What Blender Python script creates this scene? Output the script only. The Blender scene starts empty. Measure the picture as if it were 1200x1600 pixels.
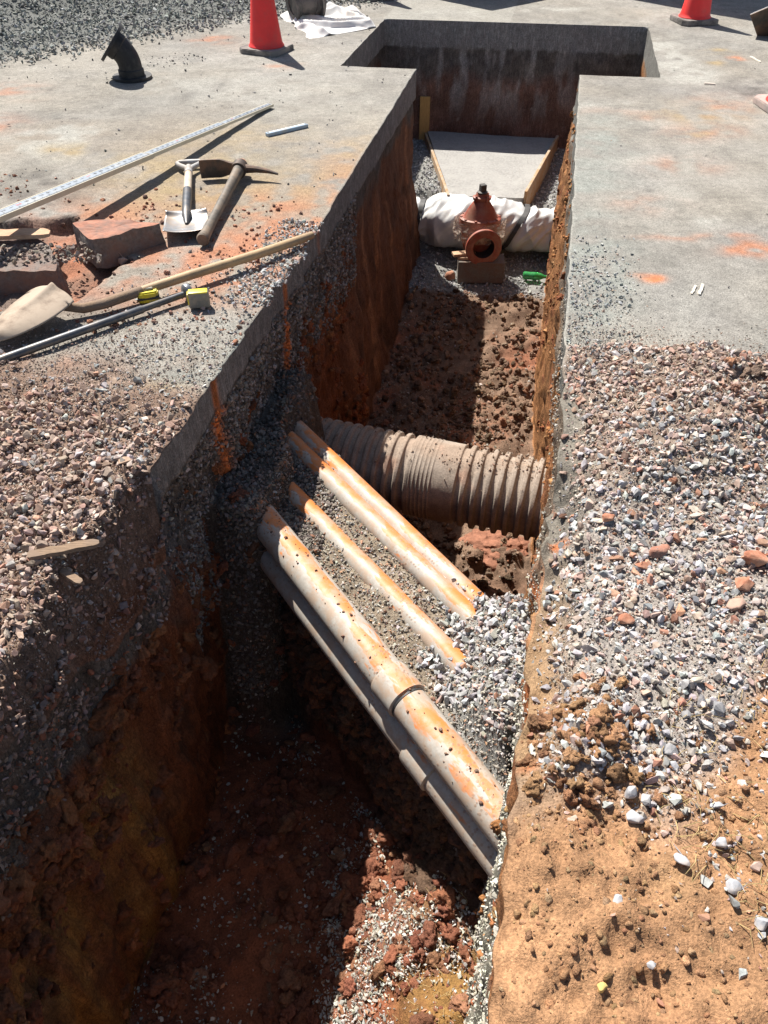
import bpy, bmesh, math, random
import numpy as np
from mathutils import Vector, Matrix, Quaternion

random.seed(5)
rng = np.random.default_rng(11)
SC = bpy.context.scene
COL = SC.collection
PI = math.pi
R = math.radians

# ------------------------------------------------------------------ camera / projection helpers
PITCH = R(43.0); CS, CC = math.sin(PITCH), math.cos(PITCH); CAMH = 1.6; FPX = 1200.0


def G(u, v, z=0.0):
    """world point on the level z seen at photo pixel (u,v)"""
    x = (u - 600) / FPX; k = (800 - v) / FPX
    r = Vector((x, CC + k * CS, -(CS - k * CC)))
    t = (z - CAMH) / r.z
    return Vector((0, 0, CAMH)) + r * t


def proj(x, y, z):
    dn = CAMH - z
    d = y * CC + dn * CS
    d = np.where(d < 0.2, 0.2, d)
    return 600 + FPX * x / d, 800 - FPX * (y * CS - dn * CC) / d


# trench frame: w across (right), s along (away)
CW, SW = 0.9806, 0.1961


def warp(w, s):
    t = np.clip((s - 5.5) / 1.3, 0, 1)
    return s + 0.056 * (w + 0.4) * t * t * (3 - 2 * t)


def WP(w, s):
    s2 = warp(w, s)
    return w * CW + s2 * SW, -w * SW + s2 * CW


def WPv(w, s, z):
    x, y = WP(np.float64(w), np.float64(s))
    return Vector((float(x), float(y), z))


def to_ws(x, y):
    return x * CW - y * SW, x * SW + y * CW


# ------------------------------------------------------------------ numpy noise
def _hash(ix, iy, iz, seed):
    n = (ix * 374761393 + iy * 668265263 + iz * 1440662683 + seed * 974711) & 0xFFFFFFFF
    n = ((n ^ (n >> 13)) * 1274126177) & 0xFFFFFFFF
    n = n ^ (n >> 16)
    n = (n * 2246822519) & 0xFFFFFFFF
    n = n ^ (n >> 15)
    return n.astype(np.float64) / 4294967295.0


def vnoise(x, y, z, seed=0):
    x, y, z = np.broadcast_arrays(np.asarray(x, float), np.asarray(y, float), np.asarray(z, float))
    fx, fy, fz = np.floor(x), np.floor(y), np.floor(z)
    ix, iy, iz = fx.astype(np.int64), fy.astype(np.int64), fz.astype(np.int64)
    u, v, w = x - fx, y - fy, z - fz
    u = u * u * (3 - 2 * u); v = v * v * (3 - 2 * v); w = w * w * (3 - 2 * w)
    def h(a, b, c): return _hash(ix + a, iy + b, iz + c, seed)
    a = h(0, 0, 0) * (1 - u) + h(1, 0, 0) * u
    b = h(0, 1, 0) * (1 - u) + h(1, 1, 0) * u
    c = h(0, 0, 1) * (1 - u) + h(1, 0, 1) * u
    d = h(0, 1, 1) * (1 - u) + h(1, 1, 1) * u
    return (a * (1 - v) + b * v) * (1 - w) + (c * (1 - v) + d * v) * w


def fbm(x, y, z, sc=1.0, octv=3, seed=0):
    t = 0.0; a = 1.0; n = 0.0
    for i in range(octv):
        f = sc * 2.03 ** i
        t = t + a * (vnoise(np.asarray(x) * f + 7.3 * i, np.asarray(y) * f - 3.1 * i, np.asarray(z) * f + 1.7 * i, seed + i) * 2 - 1)
        n += a; a *= 0.5
    return t / n


def sm(t):
    t = np.clip(t, 0, 1)
    return t * t * (3 - 2 * t)


def lerp(a, b, t):
    return a + (b - a) * t


# ------------------------------------------------------------------ shape of the dig
def edgeL(s):
    s = np.asarray(s, float)
    base = np.interp(s, [-2, 0.2, 0.9, 1.62, 1.72, 2.6, 3.0, 3.5, 3.75, 6.5], [-1.05, -1.10, -1.13, -1.07, -1.105, -1.10, -1.10, -1.085, -1.075, -1.1])
    rough = np.interp(s, [1.6, 1.75, 2.85, 2.95, 3.55, 3.65, 6], [0.05, 0.012, 0.012, 0.045, 0.045, 0.010, 0.010])
    e = base + rough * fbm(s, 0.3, 0.7, 9, 4, 3) - 0.012 * sm(fbm(s, 4.3, 0.7, 16, 2, 8) * 3 - 1.0)
    j = np.clip((s - 6.86) / 0.025, 0, 1)
    return lerp(e, -1.72 + 0.006 * fbm(s, 0, 0, 8, 2, 4), j)


def edgeR(s):
    s = np.asarray(s, float)
    base = np.interp(s, [-1, 0.4, 0.9, 1.5, 2.0, 2.6, 3.4, 7], [0.10, 0.112, 0.115, 0.145, 0.175, 0.178, 0.178, 0.182])
    rough = np.interp(s, [0.5, 1.1, 2.2, 2.6, 6.6], [0.022, 0.05, 0.045, 0.018, 0.010])
    e = base + rough * fbm(s, 2.3, 0.7, 8, 3, 5)
    j = np.clip((s - 6.86) / 0.025, 0, 1)
    return lerp(e, 0.80 + 0.006 * fbm(s, 5, 0, 8, 2, 6), j)


def poly_mask_px(x, y, poly, soft, seed=0, nz=0.0):
    """1 inside a polygon given in photo pixels (laid on the ground), soft edge in pixels"""
    u, v = proj(x, y, np.zeros_like(x))
    if nz:
        n = fbm(x, y, 0, 7, 3, seed)
        u = u + nz * n * 1.6; v = v + nz * fbm(x, y, 3, 7, 3, seed + 9)
    inside = np.zeros(u.shape, bool); dmin = np.full(u.shape, 1e9)
    n = len(poly)
    for i in range(n):
        x1, y1 = poly[i]; x2, y2 = poly[(i + 1) % n]
        c = ((y1 > v) != (y2 > v)) & (u < (x2 - x1) * (v - y1) / ((y2 - y1) if y2 != y1 else 1e-9) + x1)
        inside ^= c
        t = np.clip(((u - x1) * (x2 - x1) + (v - y1) * (y2 - y1)) / ((x2 - x1) ** 2 + (y2 - y1) ** 2), 0, 1)
        dmin = np.minimum(dmin, np.hypot(u - x1 - t * (x2 - x1), v - y1 - t * (y2 - y1)))
    d = np.where(inside, dmin, -dmin)
    m = sm(d / soft * 0.5 + 0.5)
    return np.where(y > 0.1, m, 0.0)


HOLE = [(-260, 352), (10, 347), (112, 340), (135, 362), (205, 405), (150, 432), (112, 470), (-260, 520)]


def pile_d(x, y):
    d = (x + 3.13) * (-0.651) + (y - 7.06) * 0.759 - 0.05
    return d + 0.25 * fbm(x, y, 0, 1.3, 2, 31)


def zone_rubbleL(w, s):
    return sm((2.42 + 0.25 * fbm(w, s, 0, 4, 3, 21) - s) / 0.35)


def zone_gravR(w, s):
    return sm((2.84 + 0.10 * fbm(w, s, 0, 5, 3, 22) - s) / 0.10)


def zone_soilR(w, s):
    return sm((0.98 + (w - 0.4) * np.where(w > 0.4, 1.05, 0.15) + 0.22 * fbm(w, s, 0, 4, 3, 23) - s) / 0.22)


def ground_z(w, s):
    w = np.asarray(w, float); s = np.asarray(s, float)
    x, y = WP(w, s)
    z = 0.010 * fbm(x, y, 0, 0.9, 2, 41) + 0.0022 * fbm(x, y, 0, 14, 3, 42)
    near = sm((16 - np.abs(s)) / 6) * sm((9 - np.abs(w)) / 3)
    z = z * near
    # left rubble
    L = zone_rubbleL(w, s) * (w < -0.5) * sm((w + 5) / 1.0)
    z = z + L * (0.012 + 0.030 * fbm(x, y, 1, 6, 4, 43))
    slope = sm((1.70 - s) / 0.07) * sm((w - edgeL(s) + 0.085 + 0.05 * fbm(x, y, 0, 4, 2, 44)) / 0.11) * (w < -0.5)
    z = z - 0.34 * slope + slope * 0.06 * fbm(x, y, 2, 8, 4, 45)
    # broken out hole in the pavement
    z = z - 0.11 * poly_mask_px(x, y, HOLE, 3, 46, 9) * (w < -1.3) * 0.75 * (0.85 + 0.5 * fbm(x, y, 0, 6, 3, 47))
    # right gravel and soil
    g = zone_gravR(w, s) * (w > 0) * sm((5 - w) / 1.0)
    z = z + g * (0.012 + 0.028 * fbm(x, y, 4, 4.5, 4, 48) + 0.05 * sm(fbm(x, y, 9, 1.6, 2, 49) * 1.5))
    so = zone_soilR(w, s) * (w > 0) * sm((5 - w) / 1.0)
    z = z + so * (0.045 * fbm(x, y, 6, 5, 5, 50) - 0.034 * np.abs(fbm(x, y, 6, 12, 4, 51)) + 0.014 * fbm(x, y, 2, 34, 2, 58))
    sh = sm((edgeR(s) + 0.17 + 0.05 * fbm(x, y, 1, 5, 3, 59) - w) / 0.16) * sm((s - 0.75) / 0.3) * sm((2.3 - s) / 0.4) * (w > 0)
    z = z - 0.14 * sh * (1 + 0.5 * fbm(x, y, 5, 9, 4, 60))
    lipn = sm((edgeR(s) + 0.07 - w) / 0.06) * sm((1.0 - s) / 0.3) * (w > 0)
    z = z - 0.035 * lipn * (1 + fbm(x, y, 5, 10, 4, 60))
    # clods heaped by the edge
    for (cx, cy, r, h) in ((0.44, 0.95, 0.11, 0.075), (0.36, 0.86, 0.07, 0.05), (1.35, 2.35, 0.25, 0.06), (0.98, 2.1, 0.22, 0.05)):
        d2 = ((x - cx) ** 2 + (y - cy) ** 2) / r ** 2
        z = z + h * np.exp(-d2) * (1 + 0.7 * fbm(x, y, 1, 16, 4, 52)) * (w > 0.1)
    # far stock pile of crushed stone
    pd = pile_d(x, y)
    z = z + np.where((w < -0.6), 0.55 * sm(pd / 3.2) * sm((14 - s) / 3) * sm((w + 16) / 4), 0) * (1 + 0.15 * fbm(x, y, 0, 2, 3, 53))
    return z


def bankq(w, s):
    return (w + s - 1.28) / 1.41421


def floor_z(w, s):
    w = np.asarray(w, float); s = np.asarray(s, float)
    base = np.interp(s, [-1, 1.5, 2.5, 3.3, 4.2, 5.2, 6.0, 6.3, 6.9, 7.3, 8.7], [-1.68, -1.68, -1.78, -1.82, -1.76, -1.68, -1.58, -1.55, -1.50, -1.13, -1.10])
    base = base + (0.035 - 0.105 * sm((w + 0.4) / 0.4)) * sm((s - 7.1) / 0.3) * (1 - 0.8 * sm((s - 8.1) / 0.4))
    x, y = w, s
    clod = np.interp(s, [1.0, 3, 4, 6.0, 6.3, 7], [0.055, 0.05, 0.07, 0.06, 0.015, 0.012])
    base = base + clod * fbm(x, y, 0, 5.5, 4, 61) + 0.4 * clod * fbm(x, y, 3, 18, 3, 62)
    base = base + 0.16 * np.exp(-((w - 0.02) ** 2 + (s - 3.33) ** 2) / 0.035) * (1 + fbm(x, y, 5, 9, 3, 63))
    # rotted root mat and clods at the foot of the right wall in the near pit
    base = base + (0.22 * sm((w + 0.50) / 0.40) + 0.20 * sm((w + 0.25) / 0.35)) * sm((1.75 - s) / 0.35) * (0.85 + 0.5 * fbm(x, y, 8, 3.5, 3, 74)) + 0.05 * sm((1.5 - s) / 0.3) * np.maximum(0, fbm(x, y, 7, 7, 3, 64))
    q = bankq(w, s)
    bank = sm((q + 0.075 + 0.07 * fbm(x * 1.2, y * 1.2, 1, 7, 4, 65)) / 0.075) * (1 - sm((q - 0.455 + 0.03 * fbm(x, y, 2, 6, 2, 66)) / 0.07))
    zb = -0.646 + 0.026 * fbm(x, y, 0, 8, 3, 67)
    zb = zb + 0.24 * sm((w + 0.10) / 0.27) * sm((q - 0.03) / 0.10)
    z = base + bank * (zb - base)
    rub = sm((-0.77 + 0.08 * fbm(x, y, 0, 4, 2, 68) - w) / 0.25) * sm((s - 1.76 + 0.08 * fbm(x, y, 0, 5, 2, 70)) / 0.42) * (1 - sm((s - 3.10) / 0.22))
    zr = lerp(base, -0.50 + 0.07 * fbm(x, y, 0, 7, 3, 69), sm(rub))
    z = np.where(rub > 0, np.maximum(z, zr), z)
    return z


def wallL(s, z):
    s = np.asarray(s, float); z = np.asarray(z, float)
    asp = sm((s - 1.66) / 0.08)                      # where the cut asphalt slab survives
    th = np.interp(s, [1.7, 4, 6.8, 7, 8.7], [0.13, 0.15, 0.2, 0.22, 0.22])
    below = sm((-z - th) / 0.03)
    e = edgeL(s)
    w = e - asp * below * 0.028
    am = lerp(1.0, below, asp)
    far = sm((s - 3.9) / 0.4)
    n1 = 0.05 * fbm(s * 0.9, 0, z * 0.7, 3.2, 3, 71) + 0.022 * fbm(s, 1, z, 14, 3, 72) * (1 - 0.6 * far)
    n2 = 0.026 * fbm(s, 4, z * 0.14, 15, 4, 73) * sm((-z - 0.35) / 0.3) - 0.022 * np.abs(fbm(s + 0.05 * z, 6, z * 0.45, 9, 4, 75)) * sm((-z - 0.35) / 0.3)
    hol = -0.16 * np.exp(-((s - 1.80) / 0.16) ** 2 - ((z + 0.30) / 0.14) ** 2)
    pit = sm((s - 6.87) / 0.02)
    w = w + am * ((n1 + n2) * (1 - 0.7 * pit) + hol)
    w = w + 0.10 * far * (1 - pit) * sm((-z - 0.3) / 1.3) + 0.05 * sm((1.6 - s) / 0.3) * sm((-z - 0.5) / 0.5)
    return w


def wallR(s, z):
    s = np.asarray(s, float); z = np.asarray(z, float)
    asp = sm((s - 2.45) / 0.25)
    th = np.interp(s, [2.4, 4, 6.8, 7, 8.7], [0.10, 0.13, 0.2, 0.22, 0.22])
    below = sm((-z - th) / 0.04)
    am = lerp(1.0, below, asp)
    e = edgeR(s)
    pit = sm((s - 6.87) / 0.02)
    n1 = 0.030 * fbm(s, 0, z, 3.0, 3, 81) + 0.020 * fbm(s, 2, z, 13, 3, 82)
    n2 = 0.012 * fbm(s, 7, z * 0.15, 20, 2, 83) * sm((-z - 0.2) / 0.3)
    w = e + am * (n1 + n2) * (1 - 0.6 * pit) + 0.01 * sm((-z - 0.2) / 0.3)
    w = w + (1 - pit) * np.interp(s, [2.2, 2.9, 3.4, 4.5, 6], [0, 0.045, 0.045, 0.0, -0.03]) * sm((-z - 0.15) / 0.8)
    return w


# ------------------------------------------------------------------ colours (albedo, with painted shade on the bank face)
ASPH = np.array([0.262, 0.245, 0.217])
REDD = np.array([0.40, 0.185, 0.11])
PALE = np.array([0.36, 0.35, 0.315])
OCHR = np.array([0.32, 0.25, 0.15])
DARK = np.array([0.105, 0.098, 0.09])
PAINT = np.array([0.62, 0.19, 0.055])
GRNG = np.array([0.26, 0.27, 0.245])

BLOBS = [
    (560, 310, 60, 60, REDD, .85), (440, 385, 130, 46, REDD, 1.1), (250, 430, 120, 30, REDD, .6), (330, 400, 70, 25, REDD, .7), (180, 330, 120, 30, REDD, .45), (260, 470, 140, 18, REDD, .45), (500, 350, 60, 30, REDD, .6), (190, 372, 80, 40, REDD, .9), (105, 415, 70, 42, REDD, 1.0),
    (330, 345, 70, 45, REDD, .55), (300, 300, 120, 50, OCHR, .55), (250, 260, 140, 30, OCHR, .35), (450, 165, 110, 50, PALE, .25), (90, 220, 80, 28, PALE, .8),
    (110, 232, 40, 10, OCHR, .7), (60, 185, 60, 20, DARK, .25), (60, 290, 90, 30, DARK, .45), (390, 440, 90, 24, REDD, .45), (120, 500, 140, 45, DARK, .3),
    (60, 575, 120, 25, REDD, .3), (250, 610, 45, 14, OCHR, .8), (330, 560, 120, 60, GRNG, .5), (230, 530, 120, 30, PALE, .3),
    (430, 100, 60, 12, PALE, .4), (300, 130, 150, 30, PALE, .3), (560, 190, 60, 60, PALE, .2), (440, 105, 24, 6, REDD, .4), (330, 66, 30, 5, REDD, .4),
    (0, 140, 60, 10, REDD, .35), (0, 195, 40, 12, REDD, .4),
    (360, 300, 70, 30, OCHR, .5), (480, 300, 60, 40, OCHR, .4), (390, 215, 90, 24, OCHR, .3), (420, 330, 80, 30, REDD, .5), (560, 250, 50, 50, OCHR, .35),
    (1046, 92, 24, 26, PALE, 1.0), (1085, 118, 34, 10, PALE, 1.1), (1040, 76, 22, 14, PALE, .8), (1060, 104, 28, 10, PALE, .9), (955, 168, 80, 7, PALE, .7),
    (1020, 195, 60, 8, PALE, .45), (960, 174, 60, 5, REDD, .25), (1020, 184, 30, 5, REDD, .28), (935, 225, 60, 45, GRNG, .6), (930, 300, 50, 60, GRNG, .5),
    (1010, 250, 90, 6, PALE, .45), (1060, 305, 40, 40, PALE, .35), (1100, 345, 30, 16, PALE, .5), (1100, 370, 110, 5, REDD, .42), (1172, 390, 46, 10, REDD, .9),
    (1010, 437, 16, 6, PAINT, 1.1), (990, 433, 30, 4, REDD, .7), (1095, 178, 60, 12, OCHR, .5), (1100, 205, 60, 12, REDD, .4), (1092, 207, 20, 5, OCHR, .7),
    (1145, 92, 12, 3.5, PAINT, .8), (1120, 99, 14, 3, OCHR, 1.0), (1115, 82, 26, 4, OCHR, .7), (1130, 165, 50, 14, REDD, .28), (1168, 132, 32, 9, DARK, .45),
    (1170, 145, 30, 6, DARK, .4), (1060, 260, 60, 14, REDD, .3), (1000, 320, 60, 14, REDD, .25), (920, 430, 60, 90, GRNG, .8), (1100, 470, 90, 30, PALE, .12),
    (870, 15, 60, 4, PALE, .7), (1040, 28, 26, 4, PALE, .7), (985, 18, 40, 3, PALE, .5), (700, 22, 80, 3, PALE, .5), (1000, 60, 60, 30, PALE, .15),
]


def ground_col(w, s, z):
    x, y = WP(w, s)
    n = len(w)
    c = np.repeat(ASPH[None], n, 0) * (1 + 0.24 * fbm(x, y, 0, 1.1, 4, 101)[:, None] + 0.26 * fbm(x, y, 0, 9, 4, 102)[:, None])
    tan = sm(fbm(x, y, 3, 1.5, 4, 113) * 2.0 + 0.15) * sm((6.2 - s) / 2.5) * (w < 0)
    c = c + (0.45 * tan)[:, None] * (np.array([0.30, 0.225, 0.155]) - c)
    spot = sm(fbm(x, y, 5, 13, 3, 114) * 3 - 1.25)
    c = c + (0.55 * spot)[:, None] * (DARK - c)
    c = c * (1 + np.array([0.03, 0.0, -0.05])[None] * fbm(x, y, 5, 2.2, 3, 103)[:, None])
    u, v = proj(x, y, np.zeros(n))
    vis = (y > 0.2) & (u > -500) & (u < 1700)
    ii = np.where(vis)[0]
    ui = u[ii] + 14 * fbm(x[ii], y[ii], 0, 3, 2, 104); vi = v[ii] + 7 * fbm(x[ii], y[ii], 4, 4, 2, 105)
    nn = np.clip(0.70 + 2.0 * fbm(x[ii], y[ii], 8, 9, 5, 106), 0.02, 1.5)
    cc = c[ii]
    for (bu, bv, ru, rv, bc, st) in BLOBS:
        d = ((ui - bu) / ru) ** 2 + ((vi - bv) / rv) ** 2
        m = np.clip(np.exp(-d) * st * 1.3 * nn, 0, 0.95)
        cc = cc + m[:, None] * (bc[None] - cc)
    c[ii] = cc
    # tyre-drag and wash streaks running across the right-hand asphalt
    st = sm(fbm(x * 0.5 + y * 0.9, x * 7 - y * 3, 0, 1.2, 3, 107) * 1.6 - 0.25) * 0.25
    c = c + (st * (w > 0.15))[:, None] * (PALE[None] - c)
    n6 = fbm(x, y, 0, 6, 4, 108); n25 = fbm(x, y, 0, 25, 2, 109)
    L = zone_rubbleL(w, s) * (w < -0.4)
    rub = np.array([0.23, 0.155, 0.115]) * (1 + 0.3 * n6[:, None]) * (1 + 0.25 * n25[:, None])
    c = c + L[:, None] * (rub - c)
    deep = sm((-z - 0.16) / 0.14) * (w < -0.4) * (s < 1.8)
    cl = np.array([0.24, 0.10, 0.05]) * (1 + 0.35 * n6[:, None])
    c = c + deep[:, None] * 0.8 * (cl - c)
    h = poly_mask_px(x, y, HOLE, 8, 46, 9) * (w < -1.3)
    hc = lerp(np.array([0.40, 0.17, 0.10]), np.array([0.17, 0.12, 0.095]), sm(0.45 - n6 * 1.4)[:, None])
    c = c + (h * 0.9)[:, None] * (hc - c)
    g = zone_gravR(w, s) * (w > 0)
    gc = lerp(np.array([0.25, 0.195, 0.155]), np.array([0.33, 0.295, 0.265]), sm((2.1 - s) / 0.5)[:, None]) * (1 + 0.25 * n25[:, None])
    c = c + g[:, None] * (gc - c)
    so = zone_soilR(w, s) * (w > 0)
    sc = np.array([0.37, 0.205, 0.107]) * (1 + 0.22 * n6[:, None]) * (1 + 0.18 * n25[:, None])
    yl = sm(fbm(x, y, 3, 3.2, 3, 110) * 2 - 0.3)
    sc = sc + (yl * 0.5)[:, None] * (np.array([0.41, 0.265, 0.14]) - sc)
    rd = sm(fbm(x, y, 13, 4.2, 3, 111) * 2 - 0.35)
    sc = sc + (rd * 0.5)[:, None] * (np.array([0.27, 0.125, 0.066]) - sc)
    c = c + so[:, None] * (sc - c)
    # shoulder of the right edge: brown fines over old bedding
    sh = sm((edgeR(s) + 0.15 - w) / 0.12) * sm((s - 0.7) / 0.3) * sm((2.7 - s) / 0.3) * (w > 0)
    shc = lerp(np.array([0.30, 0.19, 0.105]), np.array([0.20, 0.18, 0.15]), sm((s - 1.3) / 0.5)[:, None]) * (1 + 0.3 * n6[:, None])
    shc = shc + (sm(fbm(x, y, 2, 9, 3, 112) * 2.5 - 1.0))[:, None] * (PAINT[None] * 0.8 - shc)
    c = c + sh[:, None] * (shc - c)
    pm = sm(pile_d(x, y) / 0.5) * (w < -0.6)
    c = c + pm[:, None] * (np.array([0.15, 0.155, 0.145]) - c)
    # pale cut lip along the sawn asphalt edges
    lip = np.maximum(sm((w - edgeL(s) + 0.022) / 0.02) * (s > 3.6) * (w < -0.5), sm((edgeR(s) + 0.02 - w) / 0.02) * (s > 2.6) * (w > 0) * (s < 6.9))
    c = c + (lip * 0.4)[:, None] * (PALE[None] - c)
    return np.clip(c, 0.01, 0.8)


def wall_col(s, z, side):
    n1 = fbm(s, 0, z, 5, 4, 121); n2 = fbm(s, 3, z, 22, 3, 122); stk = fbm(s, 5, z * 0.10, 15, 3, 123)
    if side == 'L':
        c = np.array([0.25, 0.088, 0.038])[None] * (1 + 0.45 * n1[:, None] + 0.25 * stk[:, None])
        yel = sm((1.30 - s) / 0.30) * sm((-z - 0.50) / 0.3) * sm(0.75 + stk)
        c = c + (0.8 * yel)[:, None] * (np.array([0.44, 0.235, 0.065]) - c)
        far = sm((s - 3.9) / 0.5)
        c = c + far[:, None] * (lerp(np.array([0.20, 0.098, 0.058]), np.array([0.36, 0.19, 0.105]), sm(stk * 2.0 - 0.1)[:, None]) - c)
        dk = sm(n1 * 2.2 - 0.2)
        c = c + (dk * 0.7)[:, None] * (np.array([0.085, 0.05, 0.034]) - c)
        th = np.interp(s, [1.7, 4, 6.8, 8.7], [0.13, 0.15, 0.24, 0.24]); slab = sm((s - 1.64) / 0.06)
        bd = np.interp(s, [0, 1.6, 2.6, 3.9, 4.6, 6.9], [0.5, 0.55, 0.62, 0.62, 0.34, 0.36]) + 0.16 * n1
        bc = sm((bd + z) / 0.12)
        c = c + bc[:, None] * (np.array([0.155, 0.135, 0.115])[None] * (1 + 0.5 * n2[:, None]) - c)
        top = sm((th + z + 0.012 * n2) / 0.012) * slab
        ac = np.array([0.30, 0.285, 0.265])[None] * (1 + 0.22 * n2[:, None] + 0.15 * n1[:, None])
        c = c + top[:, None] * (ac - c)
        for (s0, wd, z1) in ((2.26, 0.026, -0.66), (3.13, 0.024, -0.80), (3.69, 0.02, -0.24)):
            m = np.exp(-((s - s0 - 0.03 * n1 + 0.03 * z) / wd) ** 2) * sm((z - z1 + 0.2 * n1) / 0.2) * sm(0.9 + n2)
            c = c + m[:, None] * (PAINT[None] - c)
    elif side == 'R':
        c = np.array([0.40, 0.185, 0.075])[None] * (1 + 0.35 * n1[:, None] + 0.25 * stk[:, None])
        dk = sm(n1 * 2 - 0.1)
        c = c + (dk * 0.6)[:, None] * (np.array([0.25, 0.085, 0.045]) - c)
        nb = sm((1.75 - s) / 0.4)
        gr = sm((-z - 0.14 - 0.08 * n1) / 0.06) * nb
        c = c + gr[:, None] * (np.array([0.27, 0.25, 0.20])[None] * (1 + 0.4 * n2[:, None]) - c)
        th = np.interp(s, [2.4, 4, 6.8, 8.7], [0.10, 0.13, 0.24, 0.24]); slab = sm((s - 2.3) / 0.3)
        bc = sm((0.30 + 0.12 * n1 + z) / 0.08) * sm((s - 1.2) / 0.6)
        c = c + (bc * 0.85)[:, None] * (np.array([0.22, 0.185, 0.145])[None] * (1 + 0.5 * n2[:, None]) - c)
        top = sm((th + z) / 0.015) * slab
        c = c + top[:, None] * (np.array([0.24, 0.235, 0.215])[None] * (1 + 0.25 * n2[:, None]) - c)
        pt = np.exp(-((s - 1.62) / 0.10) ** 2 - ((z + 0.25) / 0.10) ** 2) * sm(0.7 + 1.5 * n2) + 0.8 * np.exp(-((s - 1.22) / 0.08) ** 2 - ((z + 0.12) / 0.1) ** 2) * sm(0.7 + n2)
        c = c + np.clip(pt, 0, 1)[:, None] * (PAINT[None] - c)
    return np.clip(c, 0.01, 0.8)


def back_col(w, z):
    n1 = fbm(w, 0, z, 4, 4, 131); n2 = fbm(w, 3, z, 20, 3, 132)
    c = np.array([0.25, 0.145, 0.11])[None] * (1 + 0.6 * n1[:, None])
    dk = sm((0.55 + 0.12 * n1 + z) / 0.15)
    c = c + dk[:, None] * (np.array([0.17, 0.155, 0.14])[None] * (1 + 0.5 * n2[:, None]) - c)
    strk = sm(fbm(w + 0.02 * fbm(w, 1, z, 6, 2, 135), 8, z * 0.22, 13, 5, 133) * 2.4 - 0.1 + 0.6 * fbm(w, 2, z, 3, 3, 134)) * sm((z + 1.05) / 0.5) * sm((w + 1.6) / 0.4) * sm((0.45 - w) / 0.6)
    c = c + (0.7 * strk)[:, None] * (np.array([0.46, 0.45, 0.43]) - c)
    sp = sm(n2 * 2.2 - 1.0) * sm((-z - 0.5) / 0.3)
    c = c + (0.6 * sp)[:, None] * (np.array([0.42, 0.40, 0.37]) - c)
    top = sm((0.24 + z + 0.02 * n2) / 0.02)
    c = c + top[:, None] * (np.array([0.34, 0.335, 0.32])[None] * (1 + 0.15 * n2[:, None]) - c)
    return np.clip(c, 0.01, 0.8)


def floor_col(w, s, z):
    n1 = fbm(w, s, 0, 5, 4, 141); n2 = fbm(w, s, 3, 22, 3, 142)
    red = np.array([0.24, 0.085, 0.043]); brn = np.array([0.195, 0.125, 0.085]); gry = np.array([0.30, 0.285, 0.25])
    c = red[None] * (1 + 0.35 * n1[:, None] + 0.25 * n2[:, None])
    m = sm((s - 2.6) / 0.6)[:, None]
    c = c + m * (brn[None] * (1 + 0.35 * n1[:, None] + 0.3 * n2[:, None]) - c)
    rp = (sm(fbm(w, s, 7, 3, 3, 143) * 2 - 0.2) * sm((s - 2.6) / 0.5))[:, None]
    c = c + 0.6 * rp * (np.array([0.34, 0.12, 0.06]) - c)
    moss = (sm((w + 0.16) / 0.12) * sm((1.5 - s) / 0.3) * sm(n1 * 1.5 + 0.5))[:, None]
    c = c + 0.7 * moss * (np.array([0.27, 0.17, 0.05]) - c)
    gp = (sm(fbm(w, s, 2, 4, 3, 144) * 2.5 - 0.1) * sm((1.9 - s) / 0.4))[:, None]
    c = c + 0.22 * gp * (gry[None] * (0.8 + 0.4 * n2[:, None]) - c)
    p = sm((s - 6.12 - 0.1 * n1) / 0.12)[:, None]
    c = c + p * (np.array([0.24, 0.235, 0.22])[None] * (1 + 0.3 * n2[:, None]) - c)
    q = bankq(w, s)
    bk = (sm((q + 0.04) / 0.05) * (1 - sm((q - 0.47) / 0.05)) * sm((z + 0.9) / 0.15))[:, None]
    bc = lerp(np.array([0.235, 0.19, 0.14]), np.array([0.26, 0.255, 0.24]), sm((w + 0.16) / 0.15)[:, None]) * (1 + 0.3 * n2[:, None])
    c = c + bk * (bc - c)
    face_shade = (sm((q + 0.16) / 0.04) * (1 - sm((q + 0.01) / 0.03)) * sm((z + 1.66) / 0.1))[:, None]  # shade below the front conduits, painted dark into the bank face colour
    c = c + 0.85 * face_shade * (np.array([0.11, 0.062, 0.04])[None] * (1 + 0.5 * n1[:, None]) - c)
    rub = (sm((-0.66 - w) / 0.2) * sm((s - 1.72) / 0.2) * (1 - sm((s - 3.2) / 0.25)))[:, None]
    c = c + rub * (np.array([0.125, 0.105, 0.085])[None] * (1 + 0.4 * n2[:, None]) - c)
    return np.clip(c, 0.01, 0.8)


# ------------------------------------------------------------------ materials
def new_mat(name):
    m = bpy.data.materials.new(name); m.use_nodes = True
    nt = m.node_tree
    return m, nt, nt.nodes['Principled BSDF']


def link(nt, a, b): nt.links.new(a, b)


def node(nt, typ, **kw):
    n = nt.nodes.new(typ)
    for k, v in kw.items():
        if k in n.inputs.keys() if isinstance(k, str) else False: n.inputs[k].default_value = v
        else: setattr(n, k, v)
    return n


def noise_node(nt, vec, scale, detail=4, rough=0.6):
    n = nt.nodes.new('ShaderNodeTexNoise'); n.inputs['Scale'].default_value = scale
    n.inputs['Detail'].default_value = detail; n.inputs['Roughness'].default_value = rough
    link(nt, vec, n.inputs['Vector']); return n


def ramp(nt, fac, stops):
    r = nt.nodes.new('ShaderNodeValToRGB'); cr = r.color_ramp
    while len(cr.elements) < len(stops): cr.elements.new(0.5)
    for e, (p, c) in zip(cr.elements, stops):
        e.position = p; e.color = (c if hasattr(c, '__len__') else (c, c, c)) + ((1,) if (not hasattr(c, '__len__') or len(c) == 3) else ())
    link(nt, fac, r.inputs['Fac']); return r


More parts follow.
